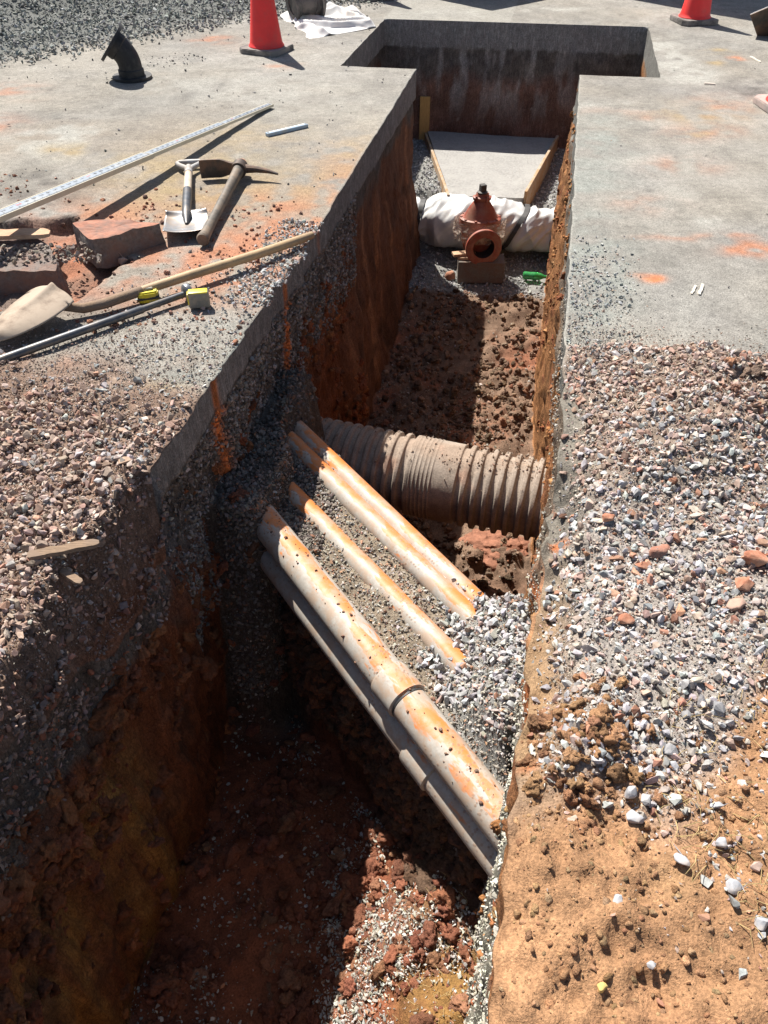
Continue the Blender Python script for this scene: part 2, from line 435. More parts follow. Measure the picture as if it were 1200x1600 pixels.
def mixc(nt, fac, a, b, typ='MIX'):
    n = nt.nodes.new('ShaderNodeMix'); n.data_type = 'RGBA'; n.blend_type = typ
    for sock, val in ((n.inputs[0], fac), (n.inputs[6], a), (n.inputs[7], b)):
        if hasattr(val, 'is_linked'): link(nt, val, sock)
        elif hasattr(val, '__len__'): sock.default_value = tuple(val) + ((1,) if len(val) == 3 else ())
        else: sock.default_value = val
    return n.outputs[2]


def mth(nt, op, a, b=None, c=None, clamp=False):
    n = nt.nodes.new('ShaderNodeMath'); n.operation = op; n.use_clamp = clamp
    for i, val in enumerate((a, b, c)):
        if val is None: continue
        if hasattr(val, 'is_linked'): link(nt, val, n.inputs[i])
        else: n.inputs[i].default_value = val
    return n.outputs[0]


def vcol_mat(name, fine, coarse, bump, bdist, rough=0.93, contrast=(0.72, 1.28), speck=0.0):
    """surface whose own colour is the attribute Col, broken up by procedural grain"""
    m, nt, b = new_mat(name)
    at = node(nt, 'ShaderNodeAttribute'); at.attribute_name = 'Col'
    tc = node(nt, 'ShaderNodeTexCoord'); v = tc.outputs['Object']
    n1 = noise_node(nt, v, fine, 5, 0.7); n2 = noise_node(nt, v, coarse, 4, 0.65)
    r1 = ramp(nt, n1.outputs['Fac'], [(0.3, contrast[0]), (0.7, contrast[1])])
    r2 = ramp(nt, n2.outputs['Fac'], [(0.32, 0.84), (0.68, 1.16)])
    c = mixc(nt, 1.0, at.outputs['Color'], r1.outputs['Color'], 'MULTIPLY')
    c = mixc(nt, 1.0, c, r2.outputs['Color'], 'MULTIPLY')
    h = n1.outputs['Fac']
    if speck:
        vo = nt.nodes.new('ShaderNodeTexVoronoi'); vo.inputs['Scale'].default_value = speck; link(nt, v, vo.inputs['Vector'])
        sp = ramp(nt, vo.outputs['Color'], [(0.0, 0.66), (0.55, 1.0), (0.85, 1.0), (1.0, 1.35)])
        c = mixc(nt, 1.0, c, sp.outputs['Color'], 'MULTIPLY')
        h = mth(nt, 'ADD', h, mth(nt, 'MULTIPLY', vo.outputs['Distance'], -0.18))
    link(nt, c, b.inputs['Base Color'])
    b.inputs['Roughness'].default_value = rough
    b.inputs['Specular IOR Level'].default_value = 0.25
    bp = node(nt, 'ShaderNodeBump'); bp.inputs['Strength'].default_value = bump; bp.inputs['Distance'].default_value = bdist
    link(nt, h, bp.inputs['Height']); link(nt, bp.outputs['Normal'], b.inputs['Normal'])
    if name == 'ground_mix':
        ge = node(nt, 'ShaderNodeNewGeometry'); sp3 = node(nt, 'ShaderNodeSeparateXYZ'); link(nt, ge.outputs['True Normal'], sp3.inputs[0])
        steep = ramp(nt, mth(nt, 'ABSOLUTE', sp3.outputs['Z']), [(0.35, 1.0), (0.75, 0.0)])
        mp = node(nt, 'ShaderNodeMapping'); mp.inputs['Scale'].default_value = (1, 1, 0.22); link(nt, v, mp.inputs['Vector'])
        ns = noise_node(nt, mp.outputs['Vector'], 38, 6, 0.68); ns.inputs['Distortion'].default_value = 0.6
        rg = mth(nt, 'ABSOLUTE', mth(nt, 'SUBTRACT', ns.outputs['Fac'], 0.5))
        b2 = node(nt, 'ShaderNodeBump'); b2.inputs['Distance'].default_value = 0.05
        link(nt, mth(nt, 'MULTIPLY', steep.outputs['Color'], 0.9), b2.inputs['Strength']); link(nt, rg, b2.inputs['Height'])
        link(nt, b2.outputs['Normal'], bp.inputs['Normal'])
        cr = ramp(nt, rg, [(0.0, 0.62), (0.04, 0.95), (0.12, 1.1), (0.3, 1.22)])
        link(nt, mixc(nt, steep.outputs['Color'], c, mixc(nt, 1.0, c, cr.outputs['Color'], 'MULTIPLY')), b.inputs['Base Color'])
    return m


def pmat(name, col, rough=0.6, metal=0.0, var=0.2, scale=18.0, bump=0.15, bdist=0.004, dirt=None, dirt_amt=0.4, dirt_scale=9.0, spec=0.5, stretch=None):
    """plain material with procedural tone variation and an optional layer of dirt"""
    m, nt, b = new_mat(name)
    tc = node(nt, 'ShaderNodeTexCoord'); v = tc.outputs['Object']
    if stretch:
        mp = node(nt, 'ShaderNodeMapping'); mp.inputs['Scale'].default_value = stretch; link(nt, v, mp.inputs['Vector']); v = mp.outputs['Vector']
    n1 = noise_node(nt, v, scale, 5, 0.65)
    r1 = ramp(nt, n1.outputs['Fac'], [(0.28, 1 - var), (0.72, 1 + var)])
    c = mixc(nt, 1.0, tuple(col), r1.outputs['Color'], 'MULTIPLY')
    if dirt is not None:
        n2 = noise_node(nt, tc.outputs['Object'], dirt_scale, 6, 0.7)
        t = 0.62 - 0.3 * dirt_amt
        f = ramp(nt, n2.outputs['Fac'], [(t - 0.08, 0.0), (t + 0.10, 1.0)])
        fac = mth(nt, 'MULTIPLY', f.outputs['Color'], min(1.0, 0.45 + dirt_amt))
        c = mixc(nt, fac, c, tuple(dirt))
    link(nt, c, b.inputs['Base Color'])
    b.inputs['Roughness'].default_value = rough; b.inputs['Metallic'].default_value = metal
    b.inputs['Specular IOR Level'].default_value = spec
    if bump:
        bp = node(nt, 'ShaderNodeBump'); bp.inputs['Strength'].default_value = bump; bp.inputs['Distance'].default_value = bdist
        link(nt, n1.outputs['Fac'], bp.inputs['Height']); link(nt, bp.outputs['Normal'], b.inputs['Normal'])
    return m


def pvc_mat(name, bias, amount):
    """grey-cream pvc pipe with sprayed orange marking paint and mud specks; local X runs along the pipe"""
    m, nt, b = new_mat(name)
    tc = node(nt, 'ShaderNodeTexCoord'); v = tc.outputs['Object']
    sep = node(nt, 'ShaderNodeSeparateXYZ'); link(nt, v, sep.inputs[0])
    mp = node(nt, 'ShaderNodeMapping'); mp.inputs['Scale'].default_value = (5.5, 18, 18); link(nt, v, mp.inputs['Vector'])
    n1 = noise_node(nt, mp.outputs['Vector'], 1.0, 4, 0.6)
    n2 = noise_node(nt, v, 55, 4, 0.7)
    # distance from the sprayed line (local Y offset, facing up)
    dy = mth(nt, 'ABSOLUTE', mth(nt, 'SUBTRACT', mth(nt, 'MULTIPLY', sep.outputs['Y'], 17.0), bias))
    up = mth(nt, 'MULTIPLY', sep.outputs['Z'], 9.0)
    f = mth(nt, 'ADD', mth(nt, 'SUBTRACT', mth(nt, 'MULTIPLY', n1.outputs['Fac'], 3.4), mth(nt, 'MULTIPLY', dy, 0.85)), mth(nt, 'MULTIPLY', up, 0.35))
    f = mth(nt, 'ADD', f, mth(nt, 'MULTIPLY', n2.outputs['Fac'], 0.35))
    fr = ramp(nt, mth(nt, 'ADD', f, amount - 1.55), [(0.30, 0.0), (0.46, 0.9), (1.0, 1.0)])
    base = ramp(nt, n2.outputs['Fac'], [(0.3, (0.34, 0.31, 0.27)), (0.7, (0.45, 0.42, 0.375))])
    c = mixc(nt, fr.outputs['Color'], base.outputs['Color'], (0.58, 0.185, 0.04))
    n3 = noise_node(nt, v, 13, 5, 0.7)
    df = ramp(nt, n3.outputs['Fac'], [(0.44, 0.0), (0.60, 0.8)])
    c = mixc(nt, df.outputs['Color'], c, (0.40, 0.29, 0.21))
    vo = nt.nodes.new('ShaderNodeTexVoronoi'); vo.inputs['Scale'].default_value = 60; link(nt, v, vo.inputs['Vector'])
    n4 = noise_node(nt, v, 7, 3, 0.6)
    sp = mth(nt, 'MULTIPLY', ramp(nt, vo.outputs['Distance'], [(0.22, 1.0), (0.34, 0.0)]).outputs['Color'], ramp(nt, n4.outputs['Fac'], [(0.48, 0.0), (0.60, 1.0)]).outputs['Color'])
    c = mixc(nt, mth(nt, 'MULTIPLY', sp, 0.7), c, (0.27, 0.16, 0.105))
    link(nt, c, b.inputs['Base Color']); b.inputs['Roughness'].default_value = 0.55
    bp = node(nt, 'ShaderNodeBump'); bp.inputs['Strength'].default_value = 0.25; bp.inputs['Distance'].default_value = 0.003
    link(nt, sp, bp.inputs['Height']); link(nt, bp.outputs['Normal'], b.inputs['Normal'])
    return m


M = {}
M['terrain'] = vcol_mat('ground_mix', 130, 24, 0.8, 0.009, 0.95, (0.66, 1.34), speck=210)
M['stone'] = vcol_mat('crushed_stone', 90, 30, 0.35, 0.003, 0.85, (0.74, 1.26))
M['clod'] = vcol_mat('soil_clod', 120, 45, 1.0, 0.012, 0.97, (0.6, 1.36))
M['concrete'] = pmat('pale_concrete', (0.285, 0.275, 0.26), 0.92, 0, 0.25, 45, 0.7, 0.012, (0.33, 0.32, 0.30), 0.35, 5)
M['block'] = pmat('concrete_block', (0.16, 0.145, 0.125), 0.95, 0, 0.3, 90, 0.6, 0.004, (0.17, 0.10, 0.07), 0.3, 8)
M['board'] = pmat('form_board', (0.36, 0.22, 0.11), 0.85, 0, 0.3, 10, 0.35, 0.004, (0.40, 0.33, 0.26), 0.4, 7, stretch=(2, 14, 14))
M['stake'] = pmat('yellow_stake_wood', (0.50, 0.31, 0.11), 0.85, 0, 0.22, 12, 0.3, 0.003, stretch=(10, 10, 1.5))
M['splint'] = pmat('split_wood', (0.50, 0.32, 0.20), 0.85, 0, 0.3, 14, 0.4, 0.004, (0.36, 0.2, 0.12), 0.3, 10, stretch=(2, 16, 16))
M['oldwood'] = pmat('weathered_wood', (0.23, 0.155, 0.10), 0.9, 0, 0.35, 14, 0.5, 0.004, (0.22, 0.16, 0.12), 0.35, 9, stretch=(2, 16, 16))
M['handle'] = pmat('ash_handle', (0.42, 0.285, 0.15), 0.6, 0, 0.22, 12, 0.15, 0.002, (0.28, 0.19, 0.11), 0.3, 6, stretch=(1.5, 20, 20))
M['handle_pale'] = pmat('pale_handle', (0.56, 0.47, 0.36), 0.6, 0, 0.18, 14, 0.15, 0.002, (0.40, 0.25, 0.17), 0.25, 8, stretch=(1.5, 20, 20))
M['handle_dark'] = pmat('grimy_handle', (0.105, 0.09, 0.072), 0.65, 0, 0.4, 22, 0.3, 0.003, (0.22, 0.16, 0.11), 0.35, 10)
M['steel'] = pmat('worn_steel', (0.24, 0.255, 0.275), 0.42, 0.7, 0.3, 25, 0.15, 0.002, (0.33, 0.26, 0.2), 0.35, 8)
M['steel_dark'] = pmat('dark_steel', (0.065, 0.055, 0.048), 0.6, 0.4, 0.35, 25, 0.25, 0.002, (0.19, 0.11, 0.07), 0.35, 9)
M['steel_bar'] = pmat('bar_steel', (0.085, 0.09, 0.10), 0.45, 0.5, 0.3, 30, 0.2, 0.002, (0.20, 0.17, 0.14), 0.3, 11)
M['muddy'] = pmat('mud_caked_steel', (0.24, 0.175, 0.125), 0.85, 0.0, 0.35, 14, 0.5, 0.004, (0.37, 0.295, 0.225), 0.5, 7)
M['greyplastic'] = pmat('grey_plastic', (0.36, 0.355, 0.35), 0.55, 0, 0.12, 30, 0.1, 0.002, (0.28, 0.23, 0.19), 0.3, 12)
M['cone'] = pmat('cone_red', (0.82, 0.035, 0.03), 0.5, 0, 0.07, 10, 0.03, 0.002, (0.62, 0.08, 0.06), 0.15, 7)
M['rubber'] = pmat('dusty_rubber', (0.085, 0.078, 0.072), 0.85, 0, 0.25, 30, 0.3, 0.003, (0.24, 0.215, 0.195), 0.55, 8)
M['rubber_pale'] = pmat('chalky_rubber', (0.30, 0.255, 0.235), 0.9, 0, 0.2, 26, 0.3, 0.003, (0.42, 0.33, 0.29), 0.5, 7)
M['iron'] = pmat('black_iron', (0.022, 0.022, 0.024), 0.62, 0.0, 0.35, 40, 0.35, 0.003, (0.075, 0.068, 0.062), 0.25, 9, spec=0.35)
M['iron_dusty'] = pmat('dusty_black_iron', (0.05, 0.048, 0.046), 0.7, 0.0, 0.3, 40, 0.35, 0.003, (0.15, 0.135, 0.12), 0.4, 9)
M['valve'] = pmat('red_oxide_valve', (0.27, 0.062, 0.038), 0.55, 0, 0.25, 26, 0.2, 0.003, (0.30, 0.15, 0.10), 0.4, 12)
M['valve_bore'] = pmat('valve_bore', (0.05, 0.035, 0.03), 0.7, 0, 0.3, 20, 0.1)
M['brassbolt'] = pmat('plated_bolt', (0.33, 0.17, 0.10), 0.5, 0.5, 0.25, 40, 0.1)
M['ptar'] = pmat('tar_strap', (0.035, 0.033, 0.032), 0.55, 0, 0.25, 30, 0.2)
M['cloth'] = pmat('white_cloth', (0.60, 0.59, 0.58), 0.85, 0, 0.06, 22, 0.2, 0.004, (0.62, 0.56, 0.50), 0.25, 7)
M['pipe_dirt'] = vcol_mat('dirty_black_plastic', 120, 18, 0.5, 0.004, 0.8, (0.70, 1.3))
M['yellow'] = pmat('yellow_plastic', (0.72, 0.58, 0.015), 0.4, 0, 0.1, 30, 0.05, 0.002, (0.42, 0.33, 0.16), 0.25, 20)
M['tape_grey'] = pmat('grey_case', (0.20, 0.19, 0.165), 0.55, 0, 0.2, 40, 0.15, 0.002, (0.30, 0.25, 0.18), 0.4, 22)
M['black'] = pmat('black_plastic', (0.03, 0.03, 0.03), 0.5, 0, 0.2, 30, 0.1)
M['alu'] = pmat('rod_face', (0.20, 0.235, 0.28), 0.45, 0.0, 0.12, 20, 0.05, 0.001, (0.40, 0.38, 0.34), 0.15, 8)
M['cream'] = pmat('rod_edge', (0.62, 0.56, 0.42), 0.5, 0, 0.12, 20, 0.05)
M['ink'] = pmat('black_ink', (0.03, 0.03, 0.035), 0.6, 0, 0.1, 20, 0)
M['redink'] = pmat('red_ink', (0.5, 0.05, 0.04), 0.6, 0, 0.1, 20, 0)
M['bluerule'] = pmat('pale_blue_rule', (0.30, 0.40, 0.50), 0.5, 0, 0.12, 30, 0.05, 0.001, (0.4, 0.38, 0.34), 0.2, 12)
M['whiteink'] = pmat('white_ink', (0.68, 0.70, 0.70), 0.6, 0, 0.06, 30, 0)
M['chunk'] = pmat('broken_asphalt', (0.165, 0.14, 0.125), 0.95, 0, 0.4, 60, 0.9, 0.008, (0.22, 0.12, 0.085), 0.35, 6)
M['chunk_red'] = pmat('red_dusted_asphalt', (0.33, 0.15, 0.10), 0.95, 0, 0.25, 40, 0.7, 0.006, (0.17, 0.12, 0.1), 0.4, 7)
M['rockred'] = pmat('red_rock', (0.36, 0.14, 0.08), 0.92, 0, 0.3, 30, 0.6, 0.006, (0.42, 0.24, 0.16), 0.4, 14)
M['rockgrey'] = pmat('grey_rock', (0.36, 0.365, 0.385), 0.85, 0, 0.22, 30, 0.4, 0.004, (0.42, 0.33, 0.26), 0.3, 14)
M['rockpink'] = pmat('pink_rock', (0.40, 0.26, 0.20), 0.9, 0, 0.25, 30, 0.5, 0.004, (0.30, 0.2, 0.15), 0.3, 14)
M['straw'] = pmat('dry_straw', (0.42, 0.31, 0.14), 0.8, 0, 0.3, 30, 0.0)
M['twig'] = pmat('pale_twig', (0.58, 0.53, 0.45), 0.85, 0, 0.2, 30, 0.1)
M['truckpaint'] = pmat('truck_white', (0.75, 0.75, 0.73), 0.4, 0, 0.05, 3, 0.0)
M['glassdark'] = pmat('dark_glass', (0.02, 0.025, 0.03), 0.08, 0, 0.05, 3, 0.0)


def wrap_mat():
    m, nt, b = new_mat('white_pipe_wrap')
    tc = node(nt, 'ShaderNodeTexCoord'); n1 = noise_node(nt, tc.outputs['Object'], 7, 5, 0.6)
    r1 = ramp(nt, n1.outputs['Fac'], [(0.3, (0.52, 0.52, 0.51)), (0.7, (0.64, 0.64, 0.63))])
    n2 = noise_node(nt, tc.outputs['Object'], 11, 5, 0.7)
    f = ramp(nt, n2.outputs['Fac'], [(0.55, 0.0), (0.72, 0.55)])
    link(nt, mixc(nt, f.outputs['Color'], r1.outputs['Color'], (0.5, 0.44, 0.37)), b.inputs['Base Color'])
    b.inputs['Roughness'].default_value = 0.38
    return m


def film_mat():
    m, nt, b = new_mat('clear_film')
    tc = node(nt, 'ShaderNodeTexCoord'); n1 = noise_node(nt, tc.outputs['Object'], 22, 4, 0.6)
    r1 = ramp(nt, n1.outputs['Fac'], [(0.35, 0.16), (0.7, 0.6)])
    b.inputs['Base Color'].default_value = (0.68, 0.58, 0.48, 1); b.inputs['Roughness'].default_value = 0.18
    link(nt, r1.outputs['Color'], b.inputs['Alpha'])
    return m


def bottle_mat():
    m, nt, b = new_mat('green_bottle')
    tc = node(nt, 'ShaderNodeTexCoord'); n1 = noise_node(nt, tc.outputs['Object'], 20, 4, 0.6)
    r1 = ramp(nt, n1.outputs['Fac'], [(0.3, (0.04, 0.38, 0.08)), (0.7, (0.12, 0.55, 0.2))])
    link(nt, r1.outputs['Color'], b.inputs['Base Color'])
    b.inputs['Roughness'].default_value = 0.12; b.inputs['Transmission Weight'].default_value = 0.55
    return m


M['wrap'] = wrap_mat(); M['film'] = film_mat(); M['bottle'] = bottle_mat()
M['pvc_front'] = pvc_mat('pvc_painted_front', 0.05, 0.36)
M['pvc_rear'] = pvc_mat('pvc_painted_rear', 0.42, 0.48)
M['pvc_low'] = pvc_mat('pvc_lower', -0.6, -0.42)
# ------------------------------------------------------------------ mesh helpers
def arr_mesh(name, V, F, cols=None, mat=None, smooth=False):
    """mesh object from numpy arrays; F is (n,3) or (n,4)"""
    me = bpy.data.meshes.new(name)
    V = np.ascontiguousarray(V, np.float32); F = np.ascontiguousarray(F, np.int32)
    k = F.shape[1]
    me.vertices.add(len(V)); me.vertices.foreach_set('co', V.ravel())
    me.loops.add(F.size); me.loops.foreach_set('vertex_index', F.ravel())
    me.polygons.add(len(F))
    me.polygons.foreach_set('loop_start', np.arange(0, F.size, k, dtype=np.int32))
    me.polygons.foreach_set('loop_total', np.full(len(F), k, np.int32))
    me.polygons.foreach_set('use_smooth', np.full(len(F), bool(smooth)))
    if cols is not None:
        a = me.color_attributes.new('Col', 'FLOAT_COLOR', 'POINT')
        c4 = np.ones((len(V), 4), np.float32); c4[:, :3] = cols
        a.data.foreach_set('color', c4.ravel())
    me.update(calc_edges=True)
    if mat: me.materials.append(mat)
    o = bpy.data.objects.new(name, me); COL.objects.link(o)
    return o


def tag(o, label=None, cat=None, group=None, kind=None):
    if label: o['label'] = label
    if cat: o['category'] = cat
    if group: o['group'] = group
    if kind: o['kind'] = kind
    return o


def empty(name, loc, label=None, cat=None, group=None, rot=None):
    o = bpy.data.objects.new(name, None); COL.objects.link(o)
    o.location = loc
    if rot is not None: o.rotation_euler = rot
    o.empty_display_size = 0.1
    return tag(o, label, cat, group)


def mk(name, bm, mat, parent=None, smooth=True, world=False, angle=35):
    """link a bmesh as one mesh object; world=True: its coordinates are world ones, moved into the parent's frame"""
    bmesh.ops.recalc_face_normals(bm, faces=bm.faces[:])
    if world and parent is not None:
        bm.transform((Matrix.Translation(parent.location) @ parent.rotation_euler.to_matrix().to_4x4()).inverted())
    me = bpy.data.meshes.new(name)
    if smooth:
        for f in bm.faces: f.smooth = True
        for e in bm.edges:
            if len(e.link_faces) == 2 and e.calc_face_angle(0) > R(angle): e.smooth = False
    bm.to_mesh(me); bm.free()
    if mat: me.materials.append(mat)
    o = bpy.data.objects.new(name, me); COL.objects.link(o)
    if parent is not None: o.parent = parent
    return o


def frame_z(p0, d):
    """matrix at p0 whose Z runs along d"""
    return Matrix.Translation(p0) @ Vector(d).to_track_quat('Z', 'Y').to_matrix().to_4x4()


def box(bm, size, mat=Matrix(), bev=0.0, seg=1):
    r = bmesh.ops.create_cube(bm, size=1.0, matrix=mat @ Matrix.Diagonal((*size, 1)))
    if bev:
        es = list({e for v in r['verts'] for e in v.link_edges})
        bmesh.ops.bevel(bm, geom=es, offset=bev, segments=seg, affect='EDGES', profile=0.6)


def tube(bm, pts, radii, seg=14, caps=True, flat=1.0):
    """swept tube along pts, radius per point"""
    pts = [Vector(p) for p in pts]; rings = []
    up = None
    for i, p in enumerate(pts):
        t = (pts[min(i + 1, len(pts) - 1)] - pts[max(i - 1, 0)]).normalized()
        if up is None:
            up = Vector((0, 0, 1)) if abs(t.z) < 0.9 else Vector((1, 0, 0))
        a = t.cross(up).normalized(); b = a.cross(t).normalized(); up = b
        r = radii[i] if hasattr(radii, '__len__') else radii
        rings.append([bm.verts.new(p + a * math.cos(2 * PI * k / seg) * r + b * math.sin(2 * PI * k / seg) * r * flat) for k in range(seg)])
    for A, B in zip(rings, rings[1:]):
        for k in range(seg):
            bm.faces.new((A[k], A[(k + 1) % seg], B[(k + 1) % seg], B[k]))
    if caps:
        bm.faces.new(rings[0][::-1]); bm.faces.new(rings[-1])


def lathe(bm, prof, seg=32, mat=Matrix(), close=False):
    """profile of (radius, z) turned about Z; radius 0 ends close to a point"""
    rings = []
    for r, z in prof:
        if r <= 1e-6: rings.append([bm.verts.new(mat @ Vector((0, 0, z)))])
        else: rings.append([bm.verts.new(mat @ Vector((r * math.cos(2 * PI * k / seg), r * math.sin(2 * PI * k / seg), z))) for k in range(seg)])
    pairs = list(zip(rings, rings[1:])) + ([(rings[-1], rings[0])] if close else [])
    for A, B in pairs:
        if len(A) == 1 and len(B) == 1: continue
        for k in range(seg):
            k2 = (k + 1) % seg
            if len(A) == 1: bm.faces.new((A[0], B[k], B[k2]))
            elif len(B) == 1: bm.faces.new((A[k], A[k2], B[0]))
            else: bm.faces.new((A[k], A[k2], B[k2], B[k]))
    if not close:
        for Rg in (rings[0], rings[-1]):
            if len(Rg) > 1: bm.faces.new(Rg)


def slabpoly(bm, outline, th, mat=Matrix()):
    """prism: 2-D outline in XY, thickness th along Z"""
    a = [bm.verts.new(mat @ Vector((x, y, 0))) for x, y in outline]
    b = [bm.verts.new(mat @ Vector((x, y, th))) for x, y in outline]
    bm.faces.new(a[::-1]); bm.faces.new(b)
    n = len(a)
    for i in range(n): bm.faces.new((a[i], a[(i + 1) % n], b[(i + 1) % n], b[i]))


def roughen(bm, amp, sc, seed=0, octv=4):
    bm.normal_update()
    P = np.array([v.co[:] for v in bm.verts])
    n = fbm(P[:, 0], P[:, 1], P[:, 2], sc, octv, 300 + seed)
    for v, k in zip(bm.verts, n): v.co += v.normal * float(k) * amp


# ------------------------------------------------------------------ TERRAIN: one sheet, ground + dig
def build_terrain():
    def seq(*parts):
        out = []
        for a, b, n in parts: out += list(np.linspace(a, b, n, endpoint=False))
        return out
    S = seq((-60, -4, 10), (-4, -0.72, 14), (-0.72, -0.70, 26), (-0.70, 0.3, 24), (0.3, 3.3, 230), (3.3, 5.2, 100), (5.2, 6.86, 68), (6.86, 6.886, 26), (6.886, 8.70, 62), (8.70, 8.722, 66), (8.722, 14, 90), (14, 26, 24), (26, 90, 14)) + [90]
    S = np.array(S); nR = len(S)
    A = np.array(seq((-70, -16, 10), (-16, -7, 24), (-7, -3.4, 55), (-3.4, -2.3, 46), (-2.3, -1.3, 62), (-1.3, -1.1, 20)) + [-1.1])
    B = np.array([0.175] + seq((0.183, 0.45, 30), (0.45, 1.9, 92), (1.9, 3.6, 50), (3.6, 9, 44), (9, 20, 14), (20, 70, 8)) + [70])
    qL = np.concatenate([np.linspace(0, 0.28, 40)[1:], np.linspace(0.28, 1, 72)[1:]])
    qR = qL[::-1]
    tF = np.linspace(0, 1, 92)[1:-1]
    f = np.where(S < -0.71, np.clip((S + 0.72) / 0.02, 0, 1), 1.0)
    f = np.where(S > 8.70, 1 - np.clip((S - 8.70) / 0.0215, 0, 1), f)
    eL, eR = edgeL(S), edgeR(S)
    Wl = np.where(A[None] < -2.3, A[None], -2.3 + (A[None] + 2.3) * (eL[:, None] + 2.3) / 1.2)
    Wr = np.where(B[None] > 1.2, B[None], eR[:, None] + (B[None] - 0.175) * (1.2 - eR[:, None]) / (1.2 - 0.175))
    Sl = np.broadcast_to(S[:, None], Wl.shape); Sr = np.broadcast_to(S[:, None], Wr.shape)
    Zl, Zr = ground_z(Wl, Sl), ground_z(Wr, Sr)
    zl0, zr0 = Zl[:, -1], Zr[:, 0]
    fl = floor_z(eL + 0.04, S); fr = floor_z(eR - 0.04, S)
    def blend(Wd, Zd, frac):
        flat = eL[:, None] + (eR - eL)[:, None] * frac
        zf = zl0[:, None] + (zr0 - zl0)[:, None] * frac
        return lerp(flat, Wd, f[:, None]), lerp(zf, Zd, f[:, None])
    nL, nF, nRr = len(qL), len(tF), len(qR)
    tot = nL + nF + nRr + 1
    fr_all = (np.arange(nL + nF + nRr) + 1) / tot
    ZL = zl0[:, None] + (fl - zl0)[:, None] * qL[None]
    SL = np.broadcast_to(S[:, None], ZL.shape)
    WL = wallL(SL, ZL); WL = WL + (eL[:, None] - wallL(S, zl0)[:, None]) * (1 - sm(qL / 0.03))[None]
    ZR = zr0[:, None] + (fr - zr0)[:, None] * qR[None]
    SR = np.broadcast_to(S[:, None], ZR.shape)
    WR = wallR(SR, ZR); WR = WR + (eR[:, None] - wallR(S, zr0)[:, None]) * (1 - sm(qR / 0.03))[None]
    WF = WL[:, -1:] + (WR[:, :1] - WL[:, -1:]) * tF[None]
    SF = np.broadcast_to(S[:, None], WF.shape)
    ZF = floor_z(WF, SF)
    edge = np.minimum(tF, 1 - tF)[None]
    ZF = np.where(tF[None] < 0.04, lerp(fl[:, None], ZF, sm(tF / 0.04)[None]), ZF)
    ZF = np.where(tF[None] > 0.96, lerp(fr[:, None], ZF, sm((1 - tF) / 0.04)[None]), ZF)
    WL2, ZL2 = blend(WL, ZL, fr_all[None, :nL])
    WF2, ZF2 = blend(WF, ZF, fr_all[None, nL:nL + nF])
    WR2, ZR2 = blend(WR, ZR, fr_all[None, nL + nF:])
    W = np.concatenate([Wl, WL2, WF2, WR2, Wr], 1)
    Z = np.concatenate([Zl, ZL2, ZF2, ZR2, Zr], 1)
    nC = W.shape[1]
    SS = np.broadcast_to(S[:, None], W.shape).copy()
    # rough face of the back wall
    bump = np.zeros(nR); bw = (S > 8.70) & (S < 8.722); bump[bw] = np.sin(PI * (S[bw] - 8.70) / 0.022) ** 0.5
    nn = 0.03 * fbm(W, 0, Z, 4, 4, 91) * sm((-Z - 0.2) / 0.1)
    SS = SS + bump[:, None] * nn
    x, y = WP(W, SS)
    V = np.stack([x, y, Z], -1).reshape(-1, 3)
    i = np.arange(nR - 1)[:, None] * nC + np.arange(nC - 1)[None]
    F = np.stack([i, i + 1, i + nC + 1, i + nC], -1).reshape(-1, 4)
    C = np.zeros((nR, nC, 3))
    a, b, c, d = Wl.shape[1], Wl.shape[1] + nL, Wl.shape[1] + nL + nF, Wl.shape[1] + nL + nF + nRr
    C[:, :a] = ground_col(Wl.ravel(), Sl.ravel(), Zl.ravel()).reshape(nR, a, 3)
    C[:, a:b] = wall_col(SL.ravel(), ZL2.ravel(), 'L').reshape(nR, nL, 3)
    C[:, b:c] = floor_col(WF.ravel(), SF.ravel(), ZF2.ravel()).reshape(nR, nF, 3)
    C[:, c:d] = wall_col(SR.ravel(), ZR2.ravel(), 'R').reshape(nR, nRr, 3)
    C[:, d:] = ground_col(Wr.ravel(), Sr.ravel(), Zr.ravel()).reshape(nR, nC - d, 3)
    br = np.where((S >= 8.699) & (S < 8.722))[0]
    for r in br: C[r, a:d] = back_col(W[r, a:d], Z[r, a:d])
    o2 = (S >= 8.722) | (S < -0.72)
    C[o2, a:d] = ground_col(W[o2, a:d].ravel(), SS[o2, a:d].ravel(), Z[o2, a:d].ravel()).reshape(o2.sum(), d - a, 3)
    o = arr_mesh('ground', V, F, C.reshape(-1, 3), M['terrain'], smooth=True)
    tag(o, 'asphalt yard and red clay ground with the open trench cut through it', None, None, 'structure')


build_terrain()

# ------------------------------------------------------------------ scattered stone
def hull_templates(n, pts, dims, seed, noise=0.0):
    out = []; rs = random.Random(seed)
    for k in range(n):
        bm = bmesh.new()
        for i in range(pts):
            v = Vector((rs.gauss(0, 1), rs.gauss(0, 1), rs.gauss(0, 1))).normalized() * rs.uniform(0.82, 1.0)
            bm.verts.new((v.x * dims[0] * rs.uniform(.9, 1.1), v.y * dims[1] * rs.uniform(.9, 1.1), v.z * dims[2]))
        r = bmesh.ops.convex_hull(bm, input=bm.verts[:])
        bmesh.ops.delete(bm, geom=list(set(r['geom_interior'] + r['geom_unused'])), context='VERTS')
        bmesh.ops.triangulate(bm, faces=bm.faces[:]); bm.verts.index_update()
        out.append((np.array([v.co[:] for v in bm.verts]), np.array([[v.index for v in f.verts] for f in bm.faces])))
        bm.free()
    return out


